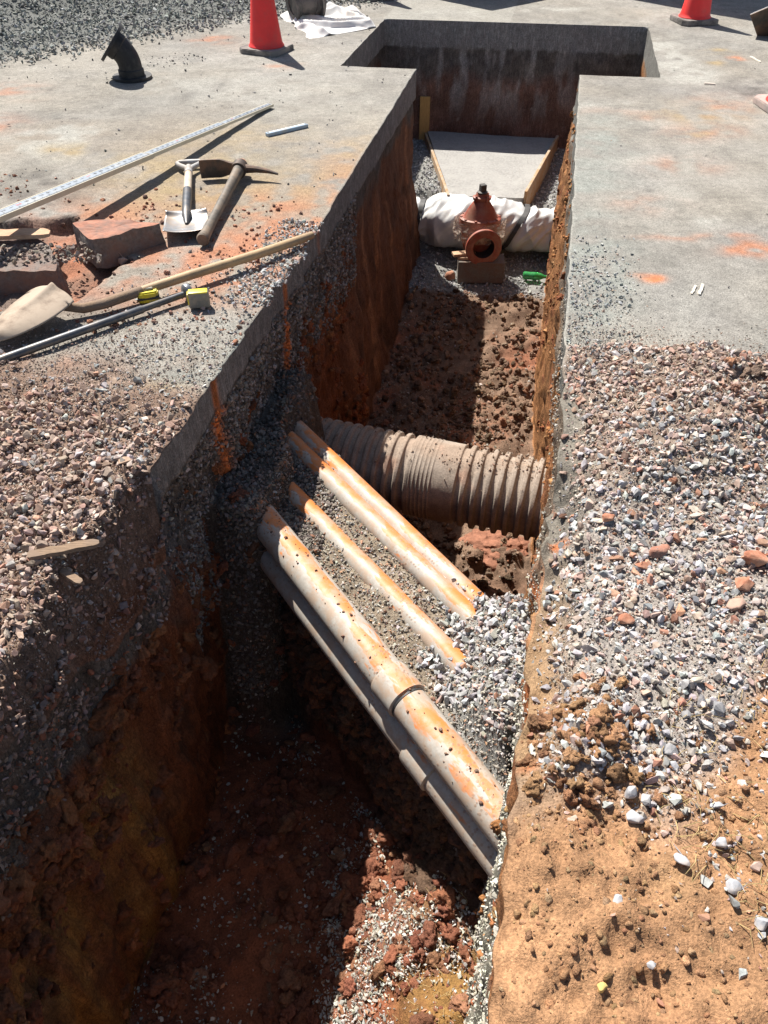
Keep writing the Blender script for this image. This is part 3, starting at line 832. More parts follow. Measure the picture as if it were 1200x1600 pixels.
def clod_templates(n, seed, sub=2):
    out = []
    for k in range(n):
        bm = bmesh.new(); bmesh.ops.create_icosphere(bm, subdivisions=sub, radius=1.0)
        P = np.array([v.co[:] for v in bm.verts])
        d = 1 + 0.75 * fbm(P[:, 0], P[:, 1], P[:, 2], 1.1, 2, seed + 11 * k) + 0.5 * fbm(P[:, 0], P[:, 1], P[:, 2], 2.7, 3, seed + 5 + 11 * k)
        if sub > 2: d = d + 0.30 * fbm(P[:, 0], P[:, 1], P[:, 2], 5.5, 4, seed + 9 + 11 * k) - 0.22 * np.abs(fbm(P[:, 0], P[:, 1], P[:, 2], 3.2, 3, seed + 2 + 11 * k))
        P = P * d[:, None] * np.array([1, 0.8, 0.68])
        bm.verts.index_update()
        out.append((P, np.array([[v.index for v in f.verts] for f in bm.faces]))); bm.free()
    return out


T_STONE = hull_templates(22, 13, (1.0, 0.74, 0.52), 3)
T_CHIP = hull_templates(14, 9, (1.0, 0.72, 0.45), 4)
T_CLOD = clod_templates(12, 500)
T_CLODBIG = clod_templates(14, 700, 4)


def rand_rot(n, tilt=1.0):
    q = rng.normal(size=(n, 4))
    q[:, 1:3] *= tilt
    q /= np.linalg.norm(q, axis=1)[:, None]
    w, x, y, z = q.T
    Rm = np.empty((n, 3, 3))
    Rm[:, 0] = np.stack([1 - 2 * (y * y + z * z), 2 * (x * y - z * w), 2 * (x * z + y * w)], -1)
    Rm[:, 1] = np.stack([2 * (x * y + z * w), 1 - 2 * (x * x + z * z), 2 * (y * z - x * w)], -1)
    Rm[:, 2] = np.stack([2 * (x * z - y * w), 2 * (y * z + x * w), 1 - 2 * (x * x + y * y)], -1)
    return Rm


def scatter(name, P, size, cols, label, templates=None, mat=None, tilt=0.6, smooth=False, kind='stuff'):
    templates = templates or T_STONE
    if templates is T_CLOD:
        big = size > 0.026
        smooth = True
        if 0 < big.sum() < len(P):
            idx = np.argsort(-size)[:min(int(big.sum()), 420)]
            big = np.zeros(len(P), bool); big[idx] = True
            scatter(name, P[big], size[big], cols[big], label.replace('crumbs', 'lumps').replace('clods', 'big clods'), T_CLODBIG, mat, tilt, True, kind)
            P, size, cols = P[~big], size[~big], cols[~big]
    n = len(P); which = rng.integers(0, len(templates), n); Rm = rand_rot(n, tilt)
    asp = rng.uniform(0.78, 1.25, (n, 3))
    Vs, Fs, Cs = [], [], []; off = 0
    for k, (tv, tf) in enumerate(templates):
        ix = np.where(which == k)[0]
        if not len(ix): continue
        loc = tv[None] * asp[ix][:, None, :] * (size[ix] * 0.5)[:, None, None]
        v = np.einsum('nij,nkj->nki', Rm[ix], loc) + P[ix][:, None, :]
        nv = len(tv)
        Vs.append(v.reshape(-1, 3)); Cs.append(np.repeat(cols[ix], nv, 0))
        Fs.append((tf[None] + (off + np.arange(len(ix)) * nv)[:, None, None]).reshape(-1, 3)); off += nv * len(ix)
    o = arr_mesh(name, np.concatenate(Vs), np.concatenate(Fs), np.clip(np.concatenate(Cs), 0.01, 0.85), mat or M['stone'], smooth)
    return tag(o, label, None, None, kind)


def palette(n, cols, wts, jit=0.16):
    c = np.array(cols)[rng.choice(len(cols), n, p=np.array(wts) / sum(wts))]
    return c * (1 + rng.normal(0, jit, (n, 1))) * (1 + rng.normal(0, 0.03, (n, 3)))


GREY = [(0.355, 0.35, 0.35), (0.435, 0.43, 0.428), (0.30, 0.296, 0.30), (0.395, 0.35, 0.31), (0.40, 0.30, 0.255), (0.355, 0.185, 0.125)]
PINK = [(0.385, 0.28, 0.23), (0.325, 0.24, 0.195), (0.43, 0.35, 0.30), (0.29, 0.195, 0.15), (0.35, 0.335, 0.32), (0.345, 0.195, 0.14)]


def sizes(n, lo, hi, p=2.0): return lo + (hi - lo) * rng.random(n) ** p


def gscatter(name, N, w0, w1, s0, s1, prob, lo, hi, cols, wts, label, lift=(0.0, 0.4), p=2.0, templates=None, mat=None, tilt=0.6, zfun=ground_z, smooth=False, colmod=None):
    w = rng.uniform(w0, w1, N); s = rng.uniform(s0, s1, N)
    k = rng.random(N) < prob(w, s)
    w, s = w[k], s[k]; n = len(w)
    sz = sizes(n, lo, hi, p)
    z = zfun(w, s) + sz * rng.uniform(lift[0], lift[1], n)
    x, y = WP(w, s)
    c = palette(n, cols, wts)
    if colmod is not None: c = colmod(c, w, s)
    return scatter(name, np.stack([x, y, z], -1), sz, c, label, templates, mat, tilt, smooth)


okL = lambda w, s: (w < edgeL(s) - 0.008)
okR = lambda w, s: (w > edgeR(s) + 0.010)


def tint(to, fun):
    def f(c, w, s):
        m = fun(w, s)[:, None]
        return lerp(c, c * np.array(to), m)
    return f


# right-hand gravel: brown dusty part first, clean grey ballast nearer
grR = lambda w, s: okR(w, s) * zone_gravR(w, s) * (1 - 0.93 * zone_soilR(w, s))
brown = lambda w, s: sm((s - 1.95 + 0.35 * fbm(w, s, 0, 3, 3, 151)) / 0.35)
near = lambda w, s: 1 - brown(w, s)
shoulder = lambda w, s: sm((w - edgeR(s) - 0.02) / 0.10) * sm((s - 0.7) / 0.2) + (s > 2.4)
gscatter('gravel', 32000, 0.15, 2.6, 0.55, 2.6, lambda w, s: grR(w, s) * near(w, s) * (0.25 + 0.75 * np.clip(shoulder(w, s), 0, 1)), 0.009, 0.042, GREY, (26, 22, 14, 20, 18, 6), 'loose grey crushed stone spread along the right edge of the trench', (-0.28, 0.36), 1.9)
gscatter('gravel', 46000, 0.15, 3.0, 1.4, 3.0, lambda w, s: grR(w, s) * (0.15 + 0.85 * brown(w, s)) * np.clip(0.3 + shoulder(w, s), 0, 1), 0.009, 0.044, PINK, (22, 26, 14, 20, 22, 6), 'brown dusty rubble between the asphalt and the grey crushed stone on the right', (-0.3, 0.32), 2.3)
gscatter('gravel', 95000, 0.15, 2.6, 0.6, 3.3, lambda w, s: okR(w, s) * np.clip(sm((3.15 + 0.15 * fbm(w, s, 0, 5, 3, 22) - s) / 0.55), 0, 1) * (1 - 0.9 * zone_soilR(w, s)) * np.clip(0.3 + shoulder(w, s), 0, 1), 0.004, 0.015, [(0.33, 0.28, 0.24), (0.40, 0.36, 0.32), (0.27, 0.21, 0.17), (0.36, 0.22, 0.16)], (4, 4, 3, 2), 'small chips and fines filling the right hand gravel', (-0.1, 1.0), 2.0, T_CHIP)
gscatter('gravel', 15000, 0.15, 2.4, 0.30, 1.7, lambda w, s: okR(w, s) * zone_soilR(w, s) * np.clip(sm((w - 0.25) / 0.4) * 0.06 + 0.9 * sm((w - 0.42) / 0.25) * sm(1.25 * (s - 0.42) / 0.35) * sm(fbm(w, s, 1, 3.5, 3, 181) * 2 + 0.35), 0, 1), 0.006, 0.034, GREY, (24, 20, 12, 18, 18, 14), 'single grey stones strewn over the orange soil', (-0.25, 0.1), 2.2)
gscatter('gravel', 9000, 0.18, 1.0, 2.7, 4.1, lambda w, s: okR(w, s) * sm((0.55 - w + 0.2 * fbm(w, s, 0, 5, 3, 152)) / 0.25) * sm((4.0 - s) / 0.9) * 0.8, 0.006, 0.026, [(0.30, 0.31, 0.30), (0.36, 0.365, 0.35), (0.22, 0.23, 0.23), (0.36, 0.27, 0.22)], (4, 4, 3, 1), 'fine grey stone chips scattered on the asphalt beside the right trench edge', (-0.1, 0.35), 2.0, T_CHIP)
# soil clods and crumbs
SOILC = [(0.38, 0.215, 0.115), (0.41, 0.245, 0.13), (0.34, 0.18, 0.095), (0.42, 0.27, 0.15)]
gscatter('soil_crumbs', 62000, 0.12, 2.2, 0.25, 1.7, lambda w, s: okR(w, s) * np.clip(zone_soilR(w, s) * (0.30 + 0.8 * sm(fbm(w, s, 3, 3.5, 3, 153) * 2 + 0.2)), 0, 1), 0.0025, 0.022, SOILC, (8, 5, 5, 3), 'orange soil crumbs and clods on the right bank', (-0.42, 0.02), 6.0, T_CLOD, M['clod'], 1.0)
gscatter('soil_crumbs', 3600, 0.13, 0.75, 0.75, 1.25, lambda w, s: okR(w, s) * np.exp(-(((w - 0.25) / 0.16) ** 2 + ((s - 1.0) / 0.12) ** 2)), 0.005, 0.046, [(0.33, 0.18, 0.095), (0.26, 0.135, 0.072), (0.38, 0.215, 0.11)], (3, 2, 2), 'heap of brown soil clods at the right trench edge', (-0.35, 0.35), 5.0, T_CLOD, M['clod'], 1.0)
gscatter('soil_crumbs', 5000, 0.25, 2.4, 1.9, 2.8, lambda w, s: okR(w, s) * zone_gravR(w, s) * sm(fbm(w, s, 3, 2.0, 3, 154) * 2.4 - 0.3) * 0.9, 0.008, 0.06, [(0.25, 0.14, 0.10), (0.33, 0.16, 0.10), (0.17, 0.12, 0.09)], (3, 2, 2), 'lumps of brown earth in the rubble on the right', (-0.25, 0.3), 4.5, T_CLOD, M['clod'], 1.0)

# left-hand rubble
ruL = lambda w, s: okL(w, s) * zone_rubbleL(w, s)
gscatter('gravel', 46000, -3.3, -1.02, 0.2, 2.5, lambda w, s: ruL(w, s) * sm((2.35 - s + 0.3 * fbm(w, s, 0, 4, 2, 155)) / 0.45), 0.009, 0.043, PINK, (26, 26, 18, 16, 14, 5), 'pinkish brown rubble on the left bank of the trench', (-0.2, 0.5), 2.2, colmod=tint((0.62, 0.52, 0.48), lambda w, s: sm((1.72 - s) / 0.1) * sm((w - edgeL(s) + 0.10) / 0.08)))
gscatter('gravel', 70000, -3.0, -1.02, 0.4, 2.9, lambda w, s: okL(w, s) * sm((2.85 + 0.2 * fbm(w, s, 0, 4, 2, 155) - s) / 0.7), 0.004, 0.014, [(0.34, 0.275, 0.23), (0.29, 0.225, 0.185), (0.40, 0.345, 0.305), (0.27, 0.185, 0.145)], (4, 4, 3, 2), 'small chips and fines filling the left hand rubble', (-0.1, 1.0), 2.0, T_CHIP)
gscatter('gravel', 15000, -3.2, -1.02, 1.7, 3.5, lambda w, s: okL(w, s) * np.clip(sm((w + 1.75 + 0.3 * fbm(w, s, 0, 4, 2, 156)) / 0.5) * 0.9 + 0.15 * sm((2.6 - s) / 0.4), 0, 1) * sm((3.4 - s) / 0.5), 0.005, 0.028, [(0.31, 0.315, 0.31), (0.38, 0.385, 0.37), (0.24, 0.24, 0.24), (0.40, 0.29, 0.23), (0.30, 0.21, 0.17)], (5, 5, 3, 3, 3), 'grey stone chips strewn along the left trench edge', (-0.1, 0.4), 2.6, T_CHIP)
gscatter('gravel', 2600, -1.35, -1.0, 2.85, 3.75, lambda w, s: (w < edgeL(s) + 0.02) * sm((w + 1.34) / 0.12), 0.008, 0.03, [(0.33, 0.335, 0.33), (0.40, 0.40, 0.39), (0.38, 0.26, 0.2)], (4, 4, 3), 'stones spilling over the broken left trench edge', (-0.1, 0.5), 2.0)
REDDY = [(0.38, 0.18, 0.115), (0.30, 0.135, 0.09), (0.42, 0.25, 0.18), (0.22, 0.14, 0.11)]
gscatter('soil_crumbs', 16000, -3.2, -1.08, 2.4, 4.3, lambda w, s: okL(w, s) * np.clip(0.10 + 0.8 * sm(fbm(w, s, 6, 3, 3, 157) * 2.2), 0, 1) * sm((4.2 - s) / 0.8) * 0.5, 0.004, 0.028, REDDY, (4, 3, 3, 3), 'red earth crumbs around the tools on the left', (-0.2, 0.3), 3.0, T_CLOD, M['clod'], 1.0)
# loose chips over the whole yard, and the stock pile
gscatter('gravel', 22000, -6.5, -1.1, 3.0, 9.5, lambda w, s: okL(w, s) * np.clip(sm(fbm(w, s, 0, 1.3, 4, 158) * 2.4 - 0.6) + 0.05, 0, 1), 0.004, 0.034, [(0.15, 0.15, 0.145), (0.25, 0.25, 0.24), (0.10, 0.095, 0.09)], (4, 3, 3), 'dark stone chips scattered over the asphalt on the left', (-0.1, 0.35), 2.6, T_CHIP)
gscatter('gravel', 1100, 0.2, 3.5, 2.9, 9.5, lambda w, s: okR(w, s) * (0.10 + 0.5 * sm((3.9 - s) / 1.0)), 0.004, 0.020, [(0.16, 0.155, 0.15), (0.27, 0.26, 0.25), (0.30, 0.18, 0.13)], (4, 3, 1), 'tiny stone chips on the asphalt right of the trench', (-0.1, 0.35), 2.6, T_CHIP)
PILE = [(0.215, 0.22, 0.205), (0.28, 0.29, 0.27), (0.16, 0.165, 0.155), (0.34, 0.345, 0.325)]


def pilep(w, s):
    x, y = WP(w, s); d = pile_d(x, y)
    return np.clip(sm((d + 0.35) / 0.6), 0, 1) * 1.0


gscatter('gravel', 60000, -7.5, -0.7, 5.6, 10.8, pilep, 0.016, 0.058, PILE, (4, 4, 3, 2), 'stock pile of greenish grey crushed stone at the far left of the yard', (-0.1, 0.5), 2.0, T_CHIP)

# inside the dig
bankm = lambda w, s: sm((bankq(w, s) + 0.03) / 0.03) * (1 - sm((bankq(w, s) - 0.47) / 0.03)) * (w > -0.95) * (w < 0.17)
gscatter('gravel', 52000, -1.0, 0.17, 1.0, 2.75, lambda w, s: bankm(w, s) * (0.55 + 0.45 * sm((w + 0.2) / 0.2)), 0.006, 0.024, [(0.34, 0.31, 0.27), (0.28, 0.245, 0.20), (0.40, 0.38, 0.35), (0.30, 0.17, 0.12), (0.40, 0.24, 0.15)], (5, 4, 4, 2, 1), 'fine bedding gravel between the conduit pipes', (-0.1, 0.5), 2.4, T_CHIP, zfun=floor_z)
gscatter('gravel', 3600, -0.28, 0.17, 0.95, 2.4, lambda w, s: bankm(w, s) * sm((w + 0.22 - 0.1 * fbm(w, s, 0, 6, 2, 159)) / 0.1) * sm((bankq(w, s) - 0.06) / 0.05), 0.014, 0.046, GREY, (34, 28, 16, 12, 8, 2), 'grey crushed stone banked against the right trench wall by the conduits', (0.0, 0.6), 1.5, zfun=floor_z)
gscatter('gravel', 52000, -1.2, -0.55, 1.70, 3.5, lambda w, s: (floor_z(w, s) > np.where(s < 2.3, -1.5, -0.68)) * (w < -0.68) * np.where(s < 2.25, 1.0, 0.45), 0.006, 0.034, [(0.155, 0.135, 0.115), (0.21, 0.185, 0.16), (0.12, 0.10, 0.085), (0.25, 0.13, 0.08)], (4, 3, 3, 1), 'dark rubble slumped against the left trench wall over the pipe ends', (-0.1, 0.45), 2.2, zfun=floor_z)
gscatter('gravel', 13000, -1.72, 0.80, 6.05, 8.68, lambda w, s: sm((s - 6.1) / 0.15) * (((w > wallL(s, -1.4) + 0.02) & (w < wallR(s, -1.4) - 0.02))), 0.012, 0.042, [(0.33, 0.33, 0.325), (0.42, 0.42, 0.41), (0.24, 0.24, 0.245)], (4, 4, 3), 'clean grey crushed stone bedding in the valve pit', (-0.1, 0.5), 1.6, zfun=floor_z)
gscatter('soil_crumbs', 16000, -1.0, 0.17, 3.0, 6.2, lambda w, s: np.clip(0.45 + 0.6 * fbm(w, s, 0, 4, 3, 160), 0, 1), 0.005, 0.06, [(0.21, 0.135, 0.09), (0.15, 0.095, 0.063), (0.28, 0.14, 0.085), (0.27, 0.19, 0.135)], (5, 4, 1, 2), 'brown earth clods on the trench floor', (-0.2, 0.4), 5.0, T_CLOD, M['clod'], 1.0, zfun=floor_z)
gscatter('gravel', 16000, -1.0, 0.17, 3.0, 6.3, lambda w, s: np.clip(0.35 + 0.7 * fbm(w, s, 4, 3, 3, 161), 0, 1), 0.006, 0.03, [(0.30, 0.25, 0.20), (0.22, 0.18, 0.14), (0.37, 0.34, 0.30)], (4, 4, 2), 'small stones mixed in the trench floor earth', (-0.1, 0.3), 2.6, zfun=floor_z)
nearpit = lambda w, s: (bankq(w, s) < -0.10) * (w > -1.12) * (w < 0.12)
gscatter('soil_crumbs', 9000, -1.12, 0.12, 0.2, 2.2, lambda w, s: nearpit(w, s) * np.clip(0.4 + 0.8 * fbm(w, s, 0, 4, 3, 162), 0, 1), 0.005, 0.095, [(0.28, 0.112, 0.064), (0.22, 0.09, 0.055), (0.31, 0.155, 0.09)], (5, 4, 2), 'red clay clods on the near pit floor', (-0.35, 0.2), 5.5, T_CLOD, M['clod'], 1.0, zfun=floor_z)
gscatter('gravel', 50000, -1.12, 0.12, 0.2, 2.0, lambda w, s: nearpit(w, s) * np.clip(0.55 + 1.8 * fbm(w, s, 2, 4, 3, 144), 0.10, 1) * np.where(w < -0.45, 0.25, 1.0), 0.006, 0.026, [(0.40, 0.385, 0.34), (0.48, 0.47, 0.43), (0.33, 0.30, 0.25), (0.34, 0.18, 0.11)], (4, 4, 3, 2), 'pale grey stones mixed into the red floor of the near pit', (0.0, 0.9), 2.2, T_CHIP, zfun=floor_z)


def wscatter(name, N, side, s0, s1, z0, z1, prob, lo, hi, cols, wts, label, proud=0.1, p=2.0, templates=None, mat=None, smooth=False):
    s = rng.uniform(s0, s1, N); z = rng.uniform(z0, z1, N)
    k = rng.random(N) < prob(s, z); s, z = s[k], z[k]; n = len(s)
    sz = sizes(n, lo, hi, p)
    w = (wallL(s, z) + sz * proud) if side == 'L' else (wallR(s, z) - sz * proud)
    ok = z > floor_z(w + (0.03 if side == 'L' else -0.03), s) + 0.01
    if side == 'L': ok &= z < ground_z(edgeL(s) - 0.02, s) - 0.02
    else: ok &= z < ground_z(edgeR(s) + 0.02, s) - 0.02
    w, s, z, sz = w[ok], s[ok], z[ok], sz[ok]
    x, y = WP(w, s)
    c = palette(len(w), cols, wts)
    if side == 'L':
        for (s0, wd, z1) in ((2.26, 0.045, -0.70), (3.13, 0.038, -0.85)):
            m = (np.exp(-((s - s0 + 0.03 * z) / wd) ** 2) * (z > z1) * (rng.random(len(s)) < 0.85))[:, None]
            c = c + m * (PAINT[None] - c)
    return scatter(name, np.stack([x, y, z], -1), sz, c, label, templates, mat, 1.0, smooth)


def bank_face(name, N, z0, z1, lo, hi, cols, wts, label, templates, mat, p):
    l = rng.uniform(-0.95, 0.16, N); z = rng.uniform(z0, z1, N)
    qq = np.linspace(-0.16, 0.05, 30)
    w = l[:, None] + qq[None] * 0.7071; s = 1.28 - l[:, None] + qq[None] * 0.7071
    zz = floor_z(w, s)
    k = np.argmax(zz > z[:, None], axis=1); ok = (k > 0)
    i = np.arange(N)[ok]; w, s, z = w[i, k[ok]], s[i, k[ok]], z[ok]
    sz = sizes(len(w), lo, hi, p); x, y = WP(w, s)
    scatter(name, np.stack([x, y, z], -1), sz, palette(len(w), cols, wts), label, templates, mat, 1.0)


bank_face('soil_crumbs', 5200, -1.5, -0.66, 0.012, 0.085, [(0.135, 0.078, 0.05), (0.19, 0.09, 0.05), (0.10, 0.06, 0.04)], (3, 2, 2), 'brown clods in the cut face under the front conduit pipe', T_CLOD, M['clod'], 3.0)
bank_face('gravel', 6000, -1.3, -0.64, 0.006, 0.034, [(0.24, 0.20, 0.16), (0.17, 0.13, 0.10), (0.30, 0.27, 0.23)], (3, 3, 2), 'stones in the cut face under the front conduit pipe', T_STONE, None, 2.2)

BASEC = [(0.19, 0.165, 0.14), (0.25, 0.225, 0.20), (0.13, 0.11, 0.09), (0.33, 0.31, 0.29)]
wscatter('gravel', 26000, 'L', 1.70, 4.6, -1.0, -0.14, lambda s, z: np.clip(0.75 + 0.8 * fbm(s, 0, z, 5, 3, 171), 0, 1) * sm((z + 0.72 + 0.3 * sm((3.2 - s) / 0.3)) / 0.15), 0.007, 0.034, BASEC, (4, 4, 3, 1), 'dark road base stones exposed under the asphalt in the left trench wall', 0.12, 2.0)
wscatter('soil_crumbs', 16000, 'L', 0.3, 4.4, -1.7, -0.3, lambda s, z: np.clip(0.3 + 0.9 * fbm(s, 0, z, 4, 3, 172), 0, 1) * sm((-z - 0.3) / 0.2) * (1 - 0.8 * sm((1.15 - s) / 0.2) * sm((-z - 0.75) / 0.2)), 0.006, 0.08, [(0.25, 0.088, 0.04), (0.21, 0.09, 0.048), (0.30, 0.125, 0.055)], (4, 3, 3), 'red clay lumps in the left trench wall', -0.05, 5.0, T_CLOD, M['clod'])
wscatter('gravel', 9000, 'L', 0.2, 1.75, -0.52, -0.03, lambda s, z: np.clip(0.5 + 1.2 * fbm(s, 0, z, 4, 3, 173), 0, 1) * sm((z + 0.52) / 0.25), 0.007, 0.036, [(0.23, 0.165, 0.135), (0.17, 0.125, 0.10), (0.28, 0.22, 0.19), (0.24, 0.10, 0.06)], (4, 4, 2, 2), 'rubble hanging in the broken left bank of the near pit', 0.1, 2.2)
wscatter('gravel', 14000, 'R', 0.25, 1.9, -1.68, -0.12, lambda s, z: np.clip(0.9 + 0.5 * fbm(s, 0, z, 5, 3, 174), 0, 1) * sm((-z - 0.15) / 0.06), 0.006, 0.022, [(0.42, 0.40, 0.335), (0.49, 0.47, 0.41), (0.33, 0.30, 0.24)], (4, 4, 3), 'pale trench backfill gravel exposed in the right wall of the near pit', 0.1, 2.0, T_CHIP)
wscatter('gravel', 4200, 'R', 1.3, 3.4, -0.45, -0.03, lambda s, z: np.clip(0.6 + 0.8 * fbm(s, 0, z, 6, 3, 175), 0, 1), 0.005, 0.022, [(0.28, 0.255, 0.215), (0.36, 0.33, 0.29), (0.22, 0.17, 0.12)], (4, 3, 3), 'small stones bedded in the top of the right trench wall', 0.1, 2.4, T_CHIP)
wscatter('soil_crumbs', 9000, 'R', 0.3, 6.8, -1.5, -0.06, lambda s, z: np.clip(0.2 + 0.8 * fbm(s, 0, z, 5, 3, 176), 0, 1), 0.005, 0.05, [(0.38, 0.17, 0.07), (0.30, 0.115, 0.055), (0.43, 0.24, 0.11)], (4, 3, 2), 'orange clay lumps on the right trench wall', -0.1, 5.0, T_CLOD, M['clod'])
# dry grass
def straw(name, N, cw, cs, rad, label, hmin=0.02, hmax=0.07, zfun=ground_z, flat=0.35, col='straw', thick=0.0011):
    bm = bmesh.new()
    for i in range(N):
        a = rng.uniform(0, 2 * PI); r = rad * rng.random() ** 0.5
        w, s = cw + r * math.cos(a), cs + r * math.sin(a)
        if edgeR(s) + 0.02 > w > edgeL(s) - 0.01 and zfun is ground_z: continue
        p = WPv(w, s, float(zfun(w, s)))
        d = Vector((rng.normal(), rng.normal(), flat * abs(rng.normal()) + 0.05)).normalized() * rng.uniform(hmin, hmax)
        m = p + d * 0.55 + Vector((0, 0, 0.012)); e = p + d + Vector((rng.normal() * 0.01, rng.normal() * 0.01, 0))
        tube(bm, (p - Vector((0, 0, 0.004)), m, e), (thick, thick * 0.8, thick * 0.3), 4, False)
    o = mk(name, bm, M[col], None, False)
    return o


# ------------------------------------------------------------------ PIPES
def axis_root(name, A, B, label, cat, group=None):
    """Empty at A with local X along AB, local Z up"""
    A, B = Vector(A), Vector(B); d = (B - A)
    x = d.normalized(); y = Vector((0, 0, 1)).cross(x).normalized(); z = x.cross(y)
    m = Matrix((x, y, z)).transposed()
    o = empty(name, A, label, cat, group, m.to_euler())
    return o, d.length


XR = Matrix.Rotation(PI / 2, 4, 'Y')      # turns lathe Z into local X


def pvc(A, B, r, mat, label, bells=(), group='orange marked conduit pipes crossing the trench', rings=()):
    # local Y must point away from the camera, so run the pipe from right to left ends consistently
    root, L = axis_root('conduit_pipe', A, B, label, 'pipe', group)
    bm = bmesh.new()
    prof = [(r * 0.9, 0.002), (r, 0.0)]
    n = 40
    for i in range(1, n): prof.append((r, L * i / n))
    prof += [(r, L), (r * 0.9, L - 0.002)]
    lathe(bm, prof, 36, XR)
    mk('pipe_wall', bm, mat, root)
    for (x0, x1) in bells:
        bm = bmesh.new(); R2 = r * 1.14
        pr = [(r * 1.005, x0), (R2 * 0.97, x0 + 0.004), (R2, x0 + 0.012), (R2, x0 + (x1 - x0) * 0.35), (R2 * 0.995, x1 - 0.004), (r * 1.06, x1), (r * 1.005, x1 + 0.001)]
        lathe(bm, pr, 36, XR); mk('bell_socket', bm, mat, root)
    for x0 in rings:
        bm = bmesh.new(); lathe(bm, [(r * 1.0, x0), (r * 1.025, x0 + 0.002), (r * 1.025, x0 + 0.007), (r * 1.0, x0 + 0.009)], 36, XR)
        mk('joint_ring', bm, M['ptar'], root)
    return root


ZP = -0.615
a1 = G(360, 746, ZP); b1 = G(860, 1379, ZP - 0.005)
d1 = (b1 - a1).normalized()
L1 = (b1 - a1).length
def along(u, v, z, A, d): return (G(u, v, z) - A).dot(d)
# built from left wall to right wall: local Y = Z x X points away from the camera? keep it checked
pvc(a1, b1, 0.065, M['pvc_front'], 'front upper pale conduit pipe splashed with orange paint, with a bell joint', [(along(655, 1085, ZP, a1, d1) - 0.12, along(655, 1085, ZP, a1, d1))], rings=(along(656, 1086, ZP, a1, d1),))
perp = Vector((d1.y, -d1.x, 0)); perp = perp if perp.y < 0 else -perp
a2 = a1 + perp * 0.018 + Vector((0, 0, -0.15)) + d1 * 0.02; b2 = b1 + perp * 0.018 + Vector((0, 0, -0.15))
pvc(a2, b2, 0.063, M['pvc_low'], 'lower pale conduit pipe tucked in shade under the front pipe', [(along(665, 1180, ZP - 0.15, a2, d1) - 0.05, along(665, 1180, ZP - 0.15, a2, d1) + 0.085)])
for (u0, v0, u1, v1, dz, lab) in ((436, 752, 722, 1045, -0.047, 'half buried conduit pipe second from the front with an orange stripe'),
                                  (455, 692, 730, 962, -0.030, 'third conduit pipe from the front lying proud of the bedding with orange stripe'),
                                  (482, 688, 744, 942, -0.036, 'rearmost conduit pipe beside the drop to the corrugated pipe, orange along its top')):
    A, B = G(u0, v0, ZP + dz), G(u1, v1, ZP + dz)
    dd = (B - A).normalized()
    pvc(A - dd * 0.30, B + dd * 0.10, 0.046, M['pvc_rear'], lab)


